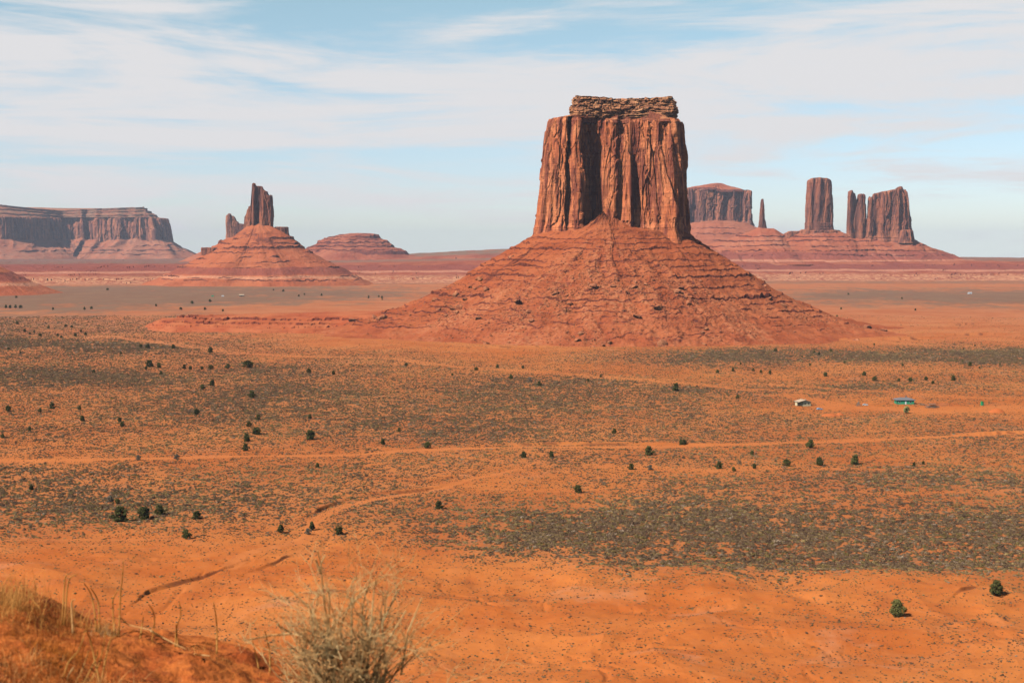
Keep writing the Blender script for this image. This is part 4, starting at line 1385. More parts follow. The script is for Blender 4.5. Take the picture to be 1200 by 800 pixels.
# far brush merges into fewer, larger clumps
dd = g.uniform(D0, D1, NC)
X, Y = dd * np.sin(np.radians(a_)), dd * np.cos(np.radians(a_))
cov = veg_amount(X, Y)
cov = np.where(Y < 470, np.maximum(cov, 0.09 * (1 - np.clip(sand_amount(X, Y) * 1.2, 0, 1))), cov)
lod = np.maximum(1.0, dd / 1000.0)
dens_r = np.clip(0.38 + cov * 0.95, 0.4, 1.15)
rad = 0.45 * dens_r * np.exp(np.clip(g.normal(0, 0.36, NC), -.8, .75)) * lod ** 0.8
hh = rad * 0.9
aeff = 2 * rad * (1.3 * rad + 0.8 * hh * dd / 100.0)
want = -np.log(1 - np.clip(cov, 0, 0.93)) / aeff * (1.25 + 1.5 * sstep(0.6, 0.85, cov))
# clumping: bare gaps and thick spots
clump = fbm(X / 3.6, Y / 3.6, octv=2, seed=601)
want = want * np.clip(1 + 1.5 * clump, 0.1, 3)
keep = g.uniform(0, 1, NC) < want * (math.radians(44.6) * (D1 - D0) * dd) / NC
# keep the butte's slope, the bench and the yard of the homestead clear
keep &= ~((np.hypot((X - BX), (Y - BD) * np.where(Y < BD, 1.2, 1.0)) < 350))
X, Y, rad, cov, dd = X[keep], Y[keep], rad[keep], cov[keep], dd[keep]
n = len(X)
print('brush', n)
Z = ground_z(X, Y)
tone = fbm(X / 45, Y / 70, octv=3, seed=602)
u = g.uniform(0, 1, n)
pt = np.clip(0.15 - 0.5 * tone, 0.03, 0.5) * (1 - .6 * sstep(.6, .85, cov))                  # share of tawny grass
kind = np.where(u < pt, g.integers(5, 7, n), np.where(u < pt + 0.16, g.integers(7, 9, n), np.where(u < pt + 0.20, 9, np.where(u < pt + 0.20 + (1 - pt - 0.20) * 0.60, g.integers(0, 3, n), g.integers(3, 5, n)))))
sc3 = np.stack([rad * g.uniform(.85, 1.3, n), rad * g.uniform(.85, 1.2, n), rad * g.uniform(.75, 1.15, n) * np.where(kind >= 5, 1.0, 1.0)], 1)
rt = np.stack([g.uniform(-.1, .1, n), g.uniform(-.1, .1, n), g.uniform(0, 6.28, n)], 1)
infr = np.abs(to_px(X, Y)[0] - 600) < 590
show = np.where(infr & (to_px(X, Y)[1] < 792), rad / dd, 0)
order = np.argsort(-show)[:280]
mask = np.ones(n, bool); mask[order] = False
scatter('sagebrush', np.stack([X, Y, Z], 1)[mask], sc3[mask], rt[mask], kind[mask], BRUSH)
for i in order:
    o = link('desert_shrub', BRUSH[kind[i]])
    o.location = (X[i], Y[i], Z[i]); o.scale = sc3[i]; o.rotation_euler = rt[i]
    tag(o, 'low dry shrub dotting the bare orange ground below the overlook', 'shrub', 'low shrubs on the nearer plain')

# ------------------------------------------------------------------ junipers
M_BARK = simple_mat('juniper_bark', (0.16, 0.095, 0.06), 0.4, 3.0)
M_LEAF = brush_mat('juniper_leaves', (0.040, 0.045, 0.016), (0.140, 0.130, 0.040))
M_GREY = brush_mat('grey_bush_leaves', (0.16, 0.125, 0.085), (0.25, 0.20, 0.14))
M_PALE = brush_mat('pale_green_leaves', (0.34, 0.30, 0.10), (0.46, 0.40, 0.15))


def juniper(seed, wide, lift=0.12, mat=M_LEAF, n_cl=60, leaves=34, size=0.058):
    """one unit tall; returns trunk mesh, crown mesh"""
    r_ = random.Random(seed)
    tb = MB()
    lean = (r_.uniform(-.06, .06), r_.uniform(-.06, .06))
    tb.tube([(0, 0, -0.06), (lean[0] * .3, lean[1] * .3, lift * 0.8), (lean[0], lean[1], 0.45), (lean[0] * 1.4, lean[1] * 1.2, 0.78)], [0.055, 0.045, 0.03, 0.008], 7)
    cl = []
    for k in range(n_cl):
        th = r_.uniform(0, 6.283); zz = lift + (1 - lift) * r_.random() ** 0.9
        env = wide * (math.sin(min(1, (zz - lift + .10) / (1.02 - lift)) ** 0.75 * math.pi * 0.93) ** 0.7 + 0.05)
        rr_ = env * math.sqrt(r_.uniform(0.12, 1)) * r_.uniform(.8, 1.12) * (.86 + .24 * math.sin(2 * th + seed) + .16 * math.sin(3 * th + 7 * zz + 2 * seed))
        cl.append(Vector((lean[0] + rr_ * math.cos(th), lean[1] + rr_ * math.sin(th), zz * r_.uniform(.94, 1.0))))
    for c_ in cl[:9]:
        b0 = Vector((lean[0] * .5, lean[1] * .5, lift + 0.1 + 0.25 * r_.random()))
        tb.tube([b0, b0.lerp(c_, .5) + Vector((0, 0, .03)), c_], [0.022, 0.014, 0.004], 5)
    vs, fs = [], []
    for c_ in cl:
        cr = r_.uniform(0.075, 0.135) * (0.7 + wide)
        for q_ in range(leaves):
            d_ = Vector((r_.gauss(0, 1), r_.gauss(0, 1), r_.gauss(0, .8))).normalized() * cr * r_.uniform(.45, 1.1)
            p = c_ + d_
            nrm = (d_.normalized() + Vector((r_.gauss(0, .5), r_.gauss(0, .5), r_.gauss(0, .5)))).normalized()
            a = nrm.orthogonal().normalized(); b = nrm.cross(a)
            an = r_.uniform(0, 6.28); a, b = a * math.cos(an) + b * math.sin(an), b * math.cos(an) - a * math.sin(an)
            s_ = size * r_.uniform(.6, 1.4)
            i0 = len(vs)
            vs += [p - a * s_, p + b * s_ * .55, p + a * s_ * 1.2, p - b * s_ * .55]
            fs.append((i0, i0 + 1, i0 + 2, i0 + 3))
    cm_ = bpy.data.meshes.new('crown'); cm_.from_pydata([tuple(v) for v in vs], [], fs); cm_.update(); cm_.materials.append(mat)
    tm = tb.mesh('trunk'); tm.materials.append(M_BARK)
    return tm, cm_


JUN = [juniper(700, .46, .14), juniper(701, .52, .06), juniper(702, .62, .04), juniper(703, .40, .12), juniper(704, .56, .08)]
M_LEAF2 = brush_mat('olive_juniper_leaves', (0.085, 0.080, 0.026), (0.215, 0.190, 0.058))
JNEAR = [juniper(710, .44, .10, M_LEAF2, n_cl=110, leaves=46, size=.036), juniper(711, .48, .10, M_LEAF2, n_cl=110, leaves=46, size=.036)]
GREYB = juniper(720, .75, .02, M_GREY)
PALET = juniper(721, .5, .18, M_PALE)


def plant_tree(px, py, hpx, label, group=None, pair=None, name='juniper_tree', cat='tree', wide=1.0, rz=None):
    """py is the foot of the tree in the photo; hpx its height there"""
    x, y = (float(v) for v in ground_xy(px, py))
    for _ in range(2):
        z = gz(x, y)
        dx, dy, dz = ray(px, py)
        tt = (CAMZ - z) / -dz
        x, y = dx * tt, dy * tt
    hgt = hpx * math.hypot(y, CAMZ) / F
    root = empty(name, (x, y, gz(x, y)), rnd.uniform(0, 6.28) if rz is None else rz)
    root.scale = (hgt * wide, hgt * wide, hgt)
    tm, cm_ = pair or JUN[rnd.randrange(5)]
    link('trunk', tm, None, root); link('crown', cm_, None, root)
    tag(root, label, cat, group)
    return root


plant_tree(1051.5, 721.5, 19, 'olive green juniper standing alone on bare orange ground in the lower right', pair=JNEAR[0], wide=0.95)
plant_tree(1167, 697.5, 17, 'round juniper beside a small cut bank just below the edge of the dense brush', pair=JNEAR[1], wide=1.05)
plant_tree(142, 611, 17, 'wide juniper at the left of the row of three above the bare slope', pair=JUN[1], wide=1.0)
plant_tree(168, 608, 14, 'dark spreading juniper in the middle of the row of three', pair=JUN[2])
plant_tree(187, 603, 11, 'smaller greyish juniper at the right end of the row of three', pair=JUN[4])
plant_tree(231, 608, 9, 'small dark round juniper right of the row of three', pair=JUN[2])
plant_tree(218.5, 631, 11, 'sparse olive juniper below and between the row of three and the sandy wash', pair=JUN[0])
plant_tree(328.5, 624, 9.5, 'small juniper left of where the sandy wash bends', pair=JUN[3])
plant_tree(366, 621, 10, 'slim green juniper on the bank of the sandy wash bend', pair=JUN[3], wide=.8)
plant_tree(398, 626, 10, 'dark juniper on the far side of the sandy wash bend', pair=JUN[2])
plant_tree(514, 596, 9, 'green juniper alone in the dense brush right of the sandy wash', pair=JUN[1])
plant_tree(677, 577, 9, 'dark juniper alone at the upper edge of the dense brush in the middle', pair=JUN[2])
plant_tree(949, 525, 10, 'upright juniper on the pale sandy track with a short bare trunk', pair=JUN[0])
plant_tree(1002, 544, 11, 'largest juniper of the line below the sandy track on the right', pair=JUN[1])
plant_tree(960, 545, 9, 'round juniper second from the right in the line below the sandy track', pair=JUN[4])
plant_tree(922, 546, 8, 'leaning juniper third from the right in the line below the sandy track', pair=JUN[2])
plant_tree(843, 549, 8, 'dark juniper at the left end of the line below the sandy track', pair=JUN[1])
plant_tree(363, 515, 11, 'big dark juniper above the sandy track, right of a close group of three', pair=JUN[2])
plant_tree(301, 509, 8, 'broad olive juniper topmost of a close group of three above the track', pair=JUN[2], wide=1.3)
plant_tree(289, 517, 9, 'dark juniper in the middle of a close group of three above the track', pair=JUN[1])
plant_tree(288, 528, 8, 'lowest juniper of a close group of three above the track', pair=JUN[4])
plant_tree(760, 533, 10, 'round juniper just below the sandy track in the middle of the plain', pair=JUN[1])
plant_tree(792, 458, 9, 'dark juniper beside the pale wash under the right of the butte', pair=JUN[1])
plant_tree(291, 431, 8.5, 'wide juniper at the right end of the row below the bare butte apron', pair=JUN[2], wide=1.2)
plant_tree(175, 430, 8, 'dense juniper at the left end of the row below the bare butte apron', pair=JUN[2])
for (px, py, hp, lab) in [(162, 539, 6, 'low broad grey bush on the lower edge of the sandy track'), (207, 538, 5.5, 'dull grey bush right of the low broad one along the track'),
                          (129, 588, 7, 'pale dead looking bush above the row of three junipers'), (361, 626, 7, 'grey green bush at the bend of the sandy wash'),
                          (762, 550.5, 6, 'grey bush right of a small green juniper below the track'), (621, 447, 5, 'grey bush left of a juniper near the pale wash')]:
    plant_tree(px, py, hp, lab, pair=GREYB, name='bush', cat='bush', wide=.8)
plant_tree(1062, 484, 8, 'pale green leafy tree in front of the green house', pair=PALET, name='pale_tree')

small = {
    ('juniper tree in the row below the bare apron left of the butte', 'junipers in the row below the butte apron'):
        [(173, 408, 5), (165, 407, 4), (203, 408.5, 5), (247, 413, 6), (171, 433, 4), (186, 431, 6), (216, 432, 5), (223, 433, 4), (237, 433, 4), (247, 432.5, 5), (267, 432, 6)],
    ('dark juniper tree scattered over the far brush at the left of the plain', 'junipers on the far left of the plain'):
        [(29, 389, 4), (20, 380, 3.5), (7, 361, 4), (18, 361, 4), (12, 361, 3.5), (24, 361, 3.5), (47, 394, 3.5), (57, 385, 3.5), (68, 394, 3.5), (77, 383, 3), (88, 394, 4), (100, 393, 3.5), (99, 363, 3.5), (62, 363, 3),
         (107, 362, 3), (183, 359, 3), (225, 356, 3.5), (246, 354, 3.5), (212, 363, 3), (240, 363, 3), (261, 365, 3), (24, 414, 3), (10, 410, 3), (142, 415, 3), (19, 349, 2.5), (126, 340, 2.5), (40, 390, 3), (95, 389, 3), (84, 384, 3), (35, 392, 3), (72, 396, 3)],
    ('juniper tree dotted through the brush above the sandy track on the left', 'junipers above the track on the left'):
        [(362, 437, 5), (391, 439, 5), (110, 437, 4), (189, 439, 4), (249, 452, 7), (238, 456, 6), (295, 466, 8), (230, 486, 7), (9, 482, 7), (47, 483, 5), (61, 479, 7), (93, 480, 5), (96, 493.5, 7), (140, 494, 5), (143, 500, 6),
         (35, 505, 5), (3, 513, 5), (303, 492, 6), (292, 500, 6), (363, 491, 6), (372, 548, 6), (37, 574, 6), (138, 590, 6)],
    ('juniper tree dotted through the brush in the middle of the plain', 'junipers in the middle of the plain'):
        [(476, 429, 4), (558, 434, 4), (583, 431, 4), (599, 444, 5), (632, 452, 5.5), (689, 447, 3.5), (468, 506, 5), (448, 521, 7), (501, 525, 7), (614, 536, 7), (646, 535.5, 7), (720, 508, 6), (798, 521, 6), (740, 550, 7), (613, 432, 4), (704, 442, 3), (530, 440, 3)],
    ('small juniper tree beyond the homestead on the right of the plain', 'junipers beyond the homestead'):
        [(864, 467, 5), (967, 441, 5), (1013, 440, 5), (1025, 446, 5), (1067, 447, 5), (1053, 447, 4), (1085, 446, 5), (1117, 446, 6), (1093, 450, 4), (1137, 429, 5), (1058, 429, 3), (902, 438, 4), (892, 437, 4), (883, 435, 4), (859, 435, 4), (841, 437, 4),
         (909, 412, 4), (960, 416, 4), (954, 414, 3)],
    ('small juniper tree in the brush below the homestead', 'junipers below the homestead'):
        [(802, 521, 6), (860, 552, 5), (884, 549, 6), (1071, 546.5, 5), (1082, 544, 4), (881, 533, 5)],
}
for (lab, grp), pts in small.items():
    for px, py, hp in pts:
        plant_tree(px, py, hp, lab, grp)
# a thin scatter of far trees on the distant flats
g2 = random.Random(91)
for k in range(26):
    px, py = g2.choice([(g2.uniform(940, 1195), g2.uniform(343, 372)), (g2.uniform(300, 480), g2.uniform(340, 352)), (g2.uniform(830, 1190), g2.uniform(404, 432))])
    plant_tree(px, py, g2.uniform(1.8, 3.0), 'tiny dark juniper tree on the far flats beside the great butte', 'far junipers beside the great butte')

# ------------------------------------------------------------------ the homestead
M_GREENW = simple_mat('green_wall_paint', (0.045, 0.30, 0.155), 0.15, 1.0)
M_GREYROOF = simple_mat('grey_shingle', (0.17, 0.165, 0.17), 0.25, 3.0)
M_CREAM = simple_mat('cream_stucco', (0.72, 0.56, 0.33), 0.12, 1.0)
M_TANROOF = simple_mat('tan_roof_sheet', (0.50, 0.37, 0.25), 0.25, 1.0)
M_DARK = simple_mat('dark_opening', (0.03, 0.025, 0.025), 0.3, 2.0, rough=0.3, spec=0.5)
M_TRIM = simple_mat('white_trim', (0.7, 0.68, 0.62), 0.1, 2.0)
M_WOOD = simple_mat('weathered_wood', (0.24, 0.165, 0.12), 0.5, 2.0)
M_BLUE = simple_mat('pale_blue_paint', (0.30, 0.44, 0.60), 0.1, 1.0, rough=.35, spec=.5)
M_WHITE = simple_mat('off_white_paint', (0.62, 0.62, 0.62), 0.1, 1.0, rough=.35, spec=.5)
M_GREEN2 = simple_mat('bright_green_paint', (0.03, 0.33, 0.10), 0.1, 1.0)
M_TYRE = simple_mat('tyre_rubber', (0.03, 0.03, 0.03), 0.2, 2.0)
M_GLASS = simple_mat('car_glass', (0.04, 0.05, 0.06), 0.2, 2.0, rough=.1, spec=.6)


def ground_pt(px, py):
    x, y = (float(v) for v in ground_xy(px, py))
    for _ in range(2):
        z = gz(x, y); dx, dy, dz = ray(px, py); tt = (CAMZ - z) / -dz
        x, y = dx * tt, dy * tt
    return x, y, gz(x, y)


def place(name, px, py, label, cat, rz=0.0, group=None, s=1.0):
    r_ = empty(name, ground_pt(px, py), rz)
    r_.scale = (s, s, s)
    tag(r_, label, cat, group)
    return r_


# green house: low walls, wide hipped grey roof
h = place('house', 1061, 473.6, 'low green house with a broad grey hipped roof', 'house', R(-4))
m = MB(); m.box((0, 4, 1.35), (11.2, 8, 2.9)); m.build('wall', M_GREENW, h)
m = MB()
e, r0 = 2.78, 4.15
m.add([(-6.3, -.6, e), (6.3, -.6, e), (6.6, 9.2, e), (-6.6, 9.2, e), (-2.4, 4, r0), (2.4, 4, r0), (-6.3, -.6, e - .18), (6.3, -.6, e - .18), (6.6, 9.2, e - .18), (-6.6, 9.2, e - .18)],
      [(0, 1, 5, 4), (1, 2, 5), (2, 3, 4, 5), (3, 0, 4), (0, 6, 7, 1), (1, 7, 8, 2), (2, 8, 9, 3), (3, 9, 6, 0), (9, 8, 7, 6)])
m.build('roof', M_GREYROOF, h)
m = MB(); m.box((1.2, 4.6, 4.4), (0.7, 0.7, 0.9)); m.build('chimney', M_GREYROOF, h)
for xw in (-3.7, 3.3):
    m = MB(); m.box((xw, -0.03, 1.6), (1.3, 0.08, 1.0)); f_ = m.build('window', M_TRIM, h)
    m = MB(); m.box((xw, -0.08, 1.6), (1.05, 0.06, 0.78)); m.build('pane', M_DARK, f_)
m = MB(); m.box((0.2, -0.03, 1.02), (0.95, 0.08, 2.05)); m.build('door', M_TRIM, h)
for xp in (-5.9, 5.9):
    m = MB(); m.box((xp, -0.45, 1.3), (0.14, 0.14, 2.6)); m.build('porch_post', M_WOOD, h)
# cream house with a flat sloping tan roof and an open dark porch
h = place('house', 943, 475.8, 'small cream house with a tan roof and a dark open porch', 'house', R(14))
m = MB(); m.box((1.5, 3, 1.35), (5.6, 6, 2.9)); m.build('wall', M_CREAM, h)
m = MB(); m.box((-2.6, 4.6, 1.35), (2.6, 2.8, 2.9)); m.build('back_room', M_CREAM, h)
m = MB(); m.prism([(-4.5, 2.72), (0.4, 3.95), (5.0, 2.85), (5.0, 2.98), (0.4, 4.12), (-4.5, 2.86)], -0.7, 6.7); m.build('roof', M_TANROOF, h)
m = MB(); m.prism([(-1.3, 2.8), (4.3, 2.8), (0.4, 3.9)], 0.0, 0.12); m.build('gable', M_CREAM, h)
m = MB(); m.box((-3.9, 0.2, 1.35), (0.16, 0.16, 2.7)); m.build('porch_post', M_WOOD, h)
m = MB(); m.box((-2.6, 3.16, 1.2), (1.5, 0.08, 2.0)); m.build('door', M_DARK, h)
for xw in (0.4, 2.7):
    m = MB(); m.box((xw, -0.04, 1.65), (0.9, 0.08, 0.8)); m.build('window', M_DARK, h)
m = MB(); m.box((2.2, 3.5, 3.9), (0.5, 0.5, 0.9)); m.build('chimney', M_TANROOF, h)


def car(px, py, label, mat, rz, s=1.0):
    c_ = place('parked_car', px, py, label, 'car', rz, s=s)
    m = MB(); m.prism([(-2.15, .32), (2.15, .32), (2.2, .62), (2.0, .86), (1.1, .92), (0.5, 1.42), (-1.2, 1.45), (-1.75, .98), (-2.15, .9)], -.85, .85); m.build('body', mat, c_)
    m = MB(); m.prism([(0.98, .94), (0.46, 1.36), (-1.15, 1.38), (-1.62, .98)], -.87, .87); m.build('window', M_GLASS, c_)
    for wx in (-1.35, 1.35):
        for wy in (-.8, .8):
            m = MB()
            m.tube([(wx, wy - .1, .32), (wx, wy + .1, .32)], .32, 12); m.build('wheel', M_TYRE, c_)


car(960.5, 480, 'pale blue car parked just right of the cream house', M_BLUE, R(8), .85)
car(1014, 475, 'whitish car parked between the two houses', M_WHITE, R(-10), .8)


def timber(px, py, label, n, span, rise, seed):
    c_ = place('timber_heap', px, py, label, 'timber heap')
    r_ = random.Random(seed)
    m = MB()
    for _ in range(n):
        a = r_.uniform(-.5, .5) + (r_.random() < .3) * 1.4; L = r_.uniform(1.4, 3.4) / 2
        cx, cy, cz = r_.gauss(0, span * .28), r_.gauss(0, span * .16), r_.uniform(.1, rise) * math.exp(-0.1)
        t_ = r_.uniform(-.4, .4)
        m.tube([(cx - L * math.cos(a), cy - L * math.sin(a), max(.08, cz - L * t_)), (cx + L * math.cos(a), cy + L * math.sin(a), max(.08, cz + L * t_))], r_.uniform(.07, .16), 6)
    m.build('logs', M_WOOD, c_)
    return c_


th_ = timber(1093, 477.6, 'heap of weathered timber with a small lean-to frame right of the green house', 46, 7.5, 1.6, 31)
m = MB()
for p in ((-1.6, -.6), (1.4, -.6), (-1.6, 1.6), (1.4, 1.6)):
    m.tube([(p[0], p[1], -.1), (p[0] * .95, p[1], 2.3)], .1, 6)
m.box((-.1, .5, 2.36), (4.0, 3.0, .16)); m.build('lean_to', M_WOOD, th_)
timber(1081, 474.5, 'low scatter of dark boards behind the timber heap with the lean-to', 14, 3.5, .5, 32)
# cone of old poles
c_ = place('pole_cone', 1006, 475.5, 'small cone of old wooden poles left of the green house', 'pole shelter')
m = MB()
for k in range(16):
    a = k / 16 * 6.283
    m.tube([(1.5 * math.cos(a), 1.5 * math.sin(a), -.1), (.12 * math.cos(a + .4), .12 * math.sin(a + .4), 2.9)], .09, 6)
m.build('poles', M_WOOD, c_)
# green outhouse
c_ = place('outhouse', 1151.5, 475, 'narrow bright green outhouse near an orange dirt mound', 'outhouse', R(10))
m = MB(); m.box((0, .7, 1.15), (1.4, 1.4, 2.4)); m.build('wall', M_GREEN2, c_)
m = MB(); m.prism([(-.85, 2.32), (.85, 2.32), (.85, 2.42), (0, 2.66), (-.85, 2.42)], -.15, 1.55); m.build('roof', M_GREEN2, c_)
m = MB(); m.box((0, -.03, 1.05), (.75, .07, 1.9)); m.build('door', M_GREENW, c_)


def mound(px, py, wpx, hpx, label, seed):
    x, y, z = ground_pt(px, py)
    q_ = y / F
    rr_ = np.linspace(0.02, 1, 24)[::-1][:, None]; th2 = np.linspace(0, 2 * math.pi, 60, endpoint=False)[None, :]
    xx = wpx * q_ / 2 * rr_ * np.cos(th2) * (1 + .12 * vn(np.cos(th2) * 2, np.sin(th2) * 2, seed=seed)); yy = 3.5 * rr_ * np.sin(th2)
    zz = hpx * q_ * np.cos(rr_ * math.pi / 2) ** 0.8 + .18 * fbm(xx / 1.5, yy / 1.5, octv=3, seed=seed) - .12
    o_ = link('dirt_mound', grid_mesh('dirt_mound', xx, yy, zz, wrap=True, cap=True), M_DIRT)
    o_.location = (x, y, z)
    tag(o_, label, 'dirt mound')


M_DIRT = simple_mat('dirt', (0.50, 0.13, 0.035), 0.2, 1.0)
mound(1168, 483, 19, 5, 'rounded orange dirt mound right of the green outhouse', 21)
mound(972, 487, 22, 3, 'low red dirt bank in front of the cream house', 22)
mound(984, 486, 10, 3, 'short red dirt pile at the right end of the low dirt bank', 23)
# far away settlement left, and one more right
for px, py, lab, mt, rf, s_ in [(249, 347.5, 'tiny green roofed shed on the far flats below the jagged butte', M_GREENW, M_GREENW, .55), (261, 347.5, 'tiny white shed on the far flats below the jagged butte', M_WHITE, M_WHITE, .55),
                                (283, 347.6, 'tiny long brown house on the far flats below the jagged butte', M_WOOD, M_TANROOF, 1.1), (1137, 344.5, 'tiny white house on the far flats at the right', M_WHITE, M_WHITE, .9)]:
    h = place('shed', px, py, lab, 'shed', R(5), s=s_)
    m = MB(); m.box((0, 3, 1.5), (9, 6, 3.2)); m.build('wall', mt, h)
    m = MB(); m.prism([(-.6, 3.0), (3, 4.6), (6.6, 3.0), (6.6, 3.12), (3, 4.75), (-.6, 3.12)], -4.9, 4.9, axis='x'); m.build('roof', rf, h)
    m = MB(); m.box((0, -.04, 1.1), (1.2, .08, 2.0)); m.build('door', M_DARK, h)

# ------------------------------------------------------------------ the overlook under the camera
YC = 4.6


def over_z(x, y, detail=True):
    zl = np.interp(x, [-70, -8, -3, -1.6, -.7, 0, 1.5, 6, 70], [101.4, 100.3, 99.16, 98.845, 98.60, 98.345, 97.7, 96.55, 95])
    yc = YC + 0.10 * vn(x / .35, seed=801) + .25 * vn(x / 1.3, seed=802)
    a = np.clip(yc - y, -10, 12)
    z = zl + 0.085 * np.where(y < yc, a, 0)
    dn = np.clip(y - yc, 0, None)
    z = z - 0.86 * (dn - 0.5 * (1 - np.exp(-dn / 0.5)))
    if detail:
        r = np.hypot(x, y - 4)
        f = 1 / (1 + (r / 7) ** 2)
        z = z + f * (0.030 * fbm(x / .42, y / .42, octv=3, seed=803) + 0.026 * fbm(x / .11, y / .11, octv=3, seed=804) + 0.010 * np.abs(fbm(x / .028, y / .028, octv=2, seed=806)))
        z = z + 2.2 * sstep(10, 50, dn) * fbm(x / 14, y / 14, octv=4, seed=805) * sstep(115, 80, dn)
    return z


def spread(lo, hi, a, b, fine, grow=1.22):
    out = list(np.arange(a, b, fine))
    s_ = fine; v_ = b
    while v_ < hi: out.append(v_); s_ *= grow; v_ += s_
    s_ = fine; v_ = a - fine
    while v_ > lo: out.insert(0, v_); s_ *= grow; v_ -= s_
    return np.array(out)


xs, ys = spread(-70, 70, -2.15, 0.3, 0.011), spread(-60, 135, 3.0, 5.6, 0.013)
XX, YY = np.meshgrid(xs, ys)
om, t = new_mat('overlook_soil')
pos = t.n('ShaderNodeNewGeometry').outputs['Position']
a = t.noise(t.mapv(pos, scale=(5,) * 3), 1.0, 6, 0.65, 0.4)
b = t.noise(t.mapv(pos, scale=(26,) * 3), 1.0, 5, 0.7)
c = t.mix(t.smooth(a, 0.36, 0.62), (0.40, 0.085, 0.020), (0.60, 0.165, 0.036))
c = t.mix(t.math('MULTIPLY', t.smooth(b, 0.50, 0.66), 0.6), c, (0.20, 0.050, 0.022))
c = t.mix(t.math('MULTIPLY', t.smooth(b, 0.44, 0.30), 0.5), c, (0.64, 0.23, 0.075))
finish(t, c, 0.97, b, bdist=0.02, bstr=0.9, spec=0.08)
o = link('overlook_hill', grid_mesh('overlook_hill', XX, YY, over_z(XX, YY), smooth=True), om)
tag(o, kind='structure')


def oz(x, y):
    return float(over_z(np.array([float(x)]), np.array([float(y)]))[0])


def straw(name, a, b):
    m, t = new_mat(name)
    p_ = t.n('ShaderNodeTexCoord').outputs['Object']
    n_ = t.noise(p_, 9.0, 3, 0.6)
    f_ = t.smooth(n_, 0.35, 0.65)
    c_ = t.mix(f_, a, b)
    d_ = t.n('ShaderNodeBsdfDiffuse', None, Color=c_)
    tr = t.n('ShaderNodeBsdfTranslucent', None, Color=c_)
    mx = t.n('ShaderNodeMixShader', None, i0=0.5, i1=d_.outputs[0], i2=tr.outputs[0])
    t.n('ShaderNodeOutputMaterial', None, Surface=mx.outputs[0])
    return m


M_STRAW = straw('dry_straw', (0.72, 0.28, 0.065), (0.92, 0.48, 0.14))
M_RUST = straw('rusty_litter', (0.40, 0.10, 0.022), (0.78, 0.26, 0.05))
M_TWIG = straw('bleached_twig', (0.95, 0.50, 0.19), (1.0, 0.68, 0.32))
M_BROWNT = straw('brown_twig', (0.80, 0.34, 0.10), (0.96, 0.52, 0.19))


def blades(n, pick, hgt, wid, seed, lean=.5):
    """thin bent blades; pick() gives a foot point"""
    r_ = random.Random(seed)
    vs, fs = [], []
    for _ in range(n):
        x, y = pick(r_)
        z = oz(x, y) if n < 400 else None
        L = hgt * r_.uniform(.4, 1.15); an = r_.uniform(0, 6.283); ln = r_.gauss(0, lean)
        dx, dy = math.cos(an) * ln, math.sin(an) * ln
        w_ = wid * r_.uniform(.6, 1.3); wa = r_.uniform(0, 3.14); wx, wy = math.cos(wa) * w_, math.sin(wa) * w_
        i0 = len(vs)
        for q_ in (0, .35, .7, 1):
            h_ = L * q_; bend = q_ * q_ * L
            ww = (1 - .75 * q_)
            for sg in (-1, 1):
                vs.append([x + dx * bend + sg * wx * ww, y + dy * bend + sg * wy * ww, h_ * (1 - .25 * abs(ln) * q_) - .01])
        for k in range(3):
            fs.append((i0 + 2 * k, i0 + 2 * k + 1, i0 + 2 * k + 3, i0 + 2 * k + 2))
    v = np.array(vs)
    feet = np.repeat(v[::8, :2] * 0.5 + v[1::8, :2] * 0.5, 8, 0)
    v[:, 2] += over_z(feet[:, 0], feet[:, 1])
    return v, fs


def add_blades(name, parts, kind='stuff'):
    vs, fs, mi = [], [], []
    off = 0
    mats = []
    for v, f, mt in parts:
        vs.append(v); fs += [tuple(off + k for k in q_) for q_ in f]
        if mt not in mats: mats.append(mt)
        mi += [mats.index(mt)] * len(f); off += len(v)
    me = bpy.data.meshes.new(name)
    me.from_pydata(np.concatenate(vs).tolist(), [], fs)
    me.update()
    for mt in mats: me.materials.append(mt)
    me.polygons.foreach_set('material_index', np.array(mi, np.int32))
    o_ = link(name, me)
    tag(o_, kind=kind)
    return o_


def pxy(px, D):                       # level position under a photo column at distance D
    return (px - 600) / F * D, D


def clump_pick(cpx, D, spx, sd):
    cx, cy = pxy(cpx, D); sx_2 = spx / F * D
    return lambda r_: (cx + r_.gauss(0, sx_2), cy + r_.gauss(0, sd))


# thick matted straw at the far left, thinner tufts along the edge
parts = []
for (cpx, D_, spx, sd, n_, h_, mt, sd_) in [
        (0, 4.55, 20, .14, 260, .10, M_STRAW, 1), (15, 4.35, 40, .22, 900, .035, M_RUST, 2), (-14, 4.4, 22, .16, 260, .125, M_STRAW, 3),
        (45, 4.45, 26, .14, 330, .04, M_STRAW, 4), (60, 4.1, 30, .12, 1000, .045, M_RUST, 5), (112, 4.55, 9, .05, 70, .075, M_STRAW, 6), (78, 4.6, 8, .05, 60, .085, M_STRAW, 7),
        (118, 4.55, 6, .04, 60, .06, M_TWIG, 8), (100, 3.75, 22, .10, 420, .055, M_BROWNT, 9), (130, 3.7, 26, .06, 240, .05, M_STRAW, 10), (190, 3.85, 30, .06, 120, .045, M_STRAW, 11),
        (60, 3.8, 40, .12, 500, .06, M_RUST, 12), (330, 4.3, 18, .08, 120, .05, M_STRAW, 13), (240, 4.5, 60, .08, 90, .035, M_STRAW, 14), (20, 3.9, 40, .1, 350, .05, M_BROWNT, 15)]:
    v_, f_ = blades(n_, clump_pick(cpx, D_, spx, sd), h_, .0013, 820 + sd_, .8)
    parts.append((v_, f_, mt))
add_blades('dry_grass', parts)


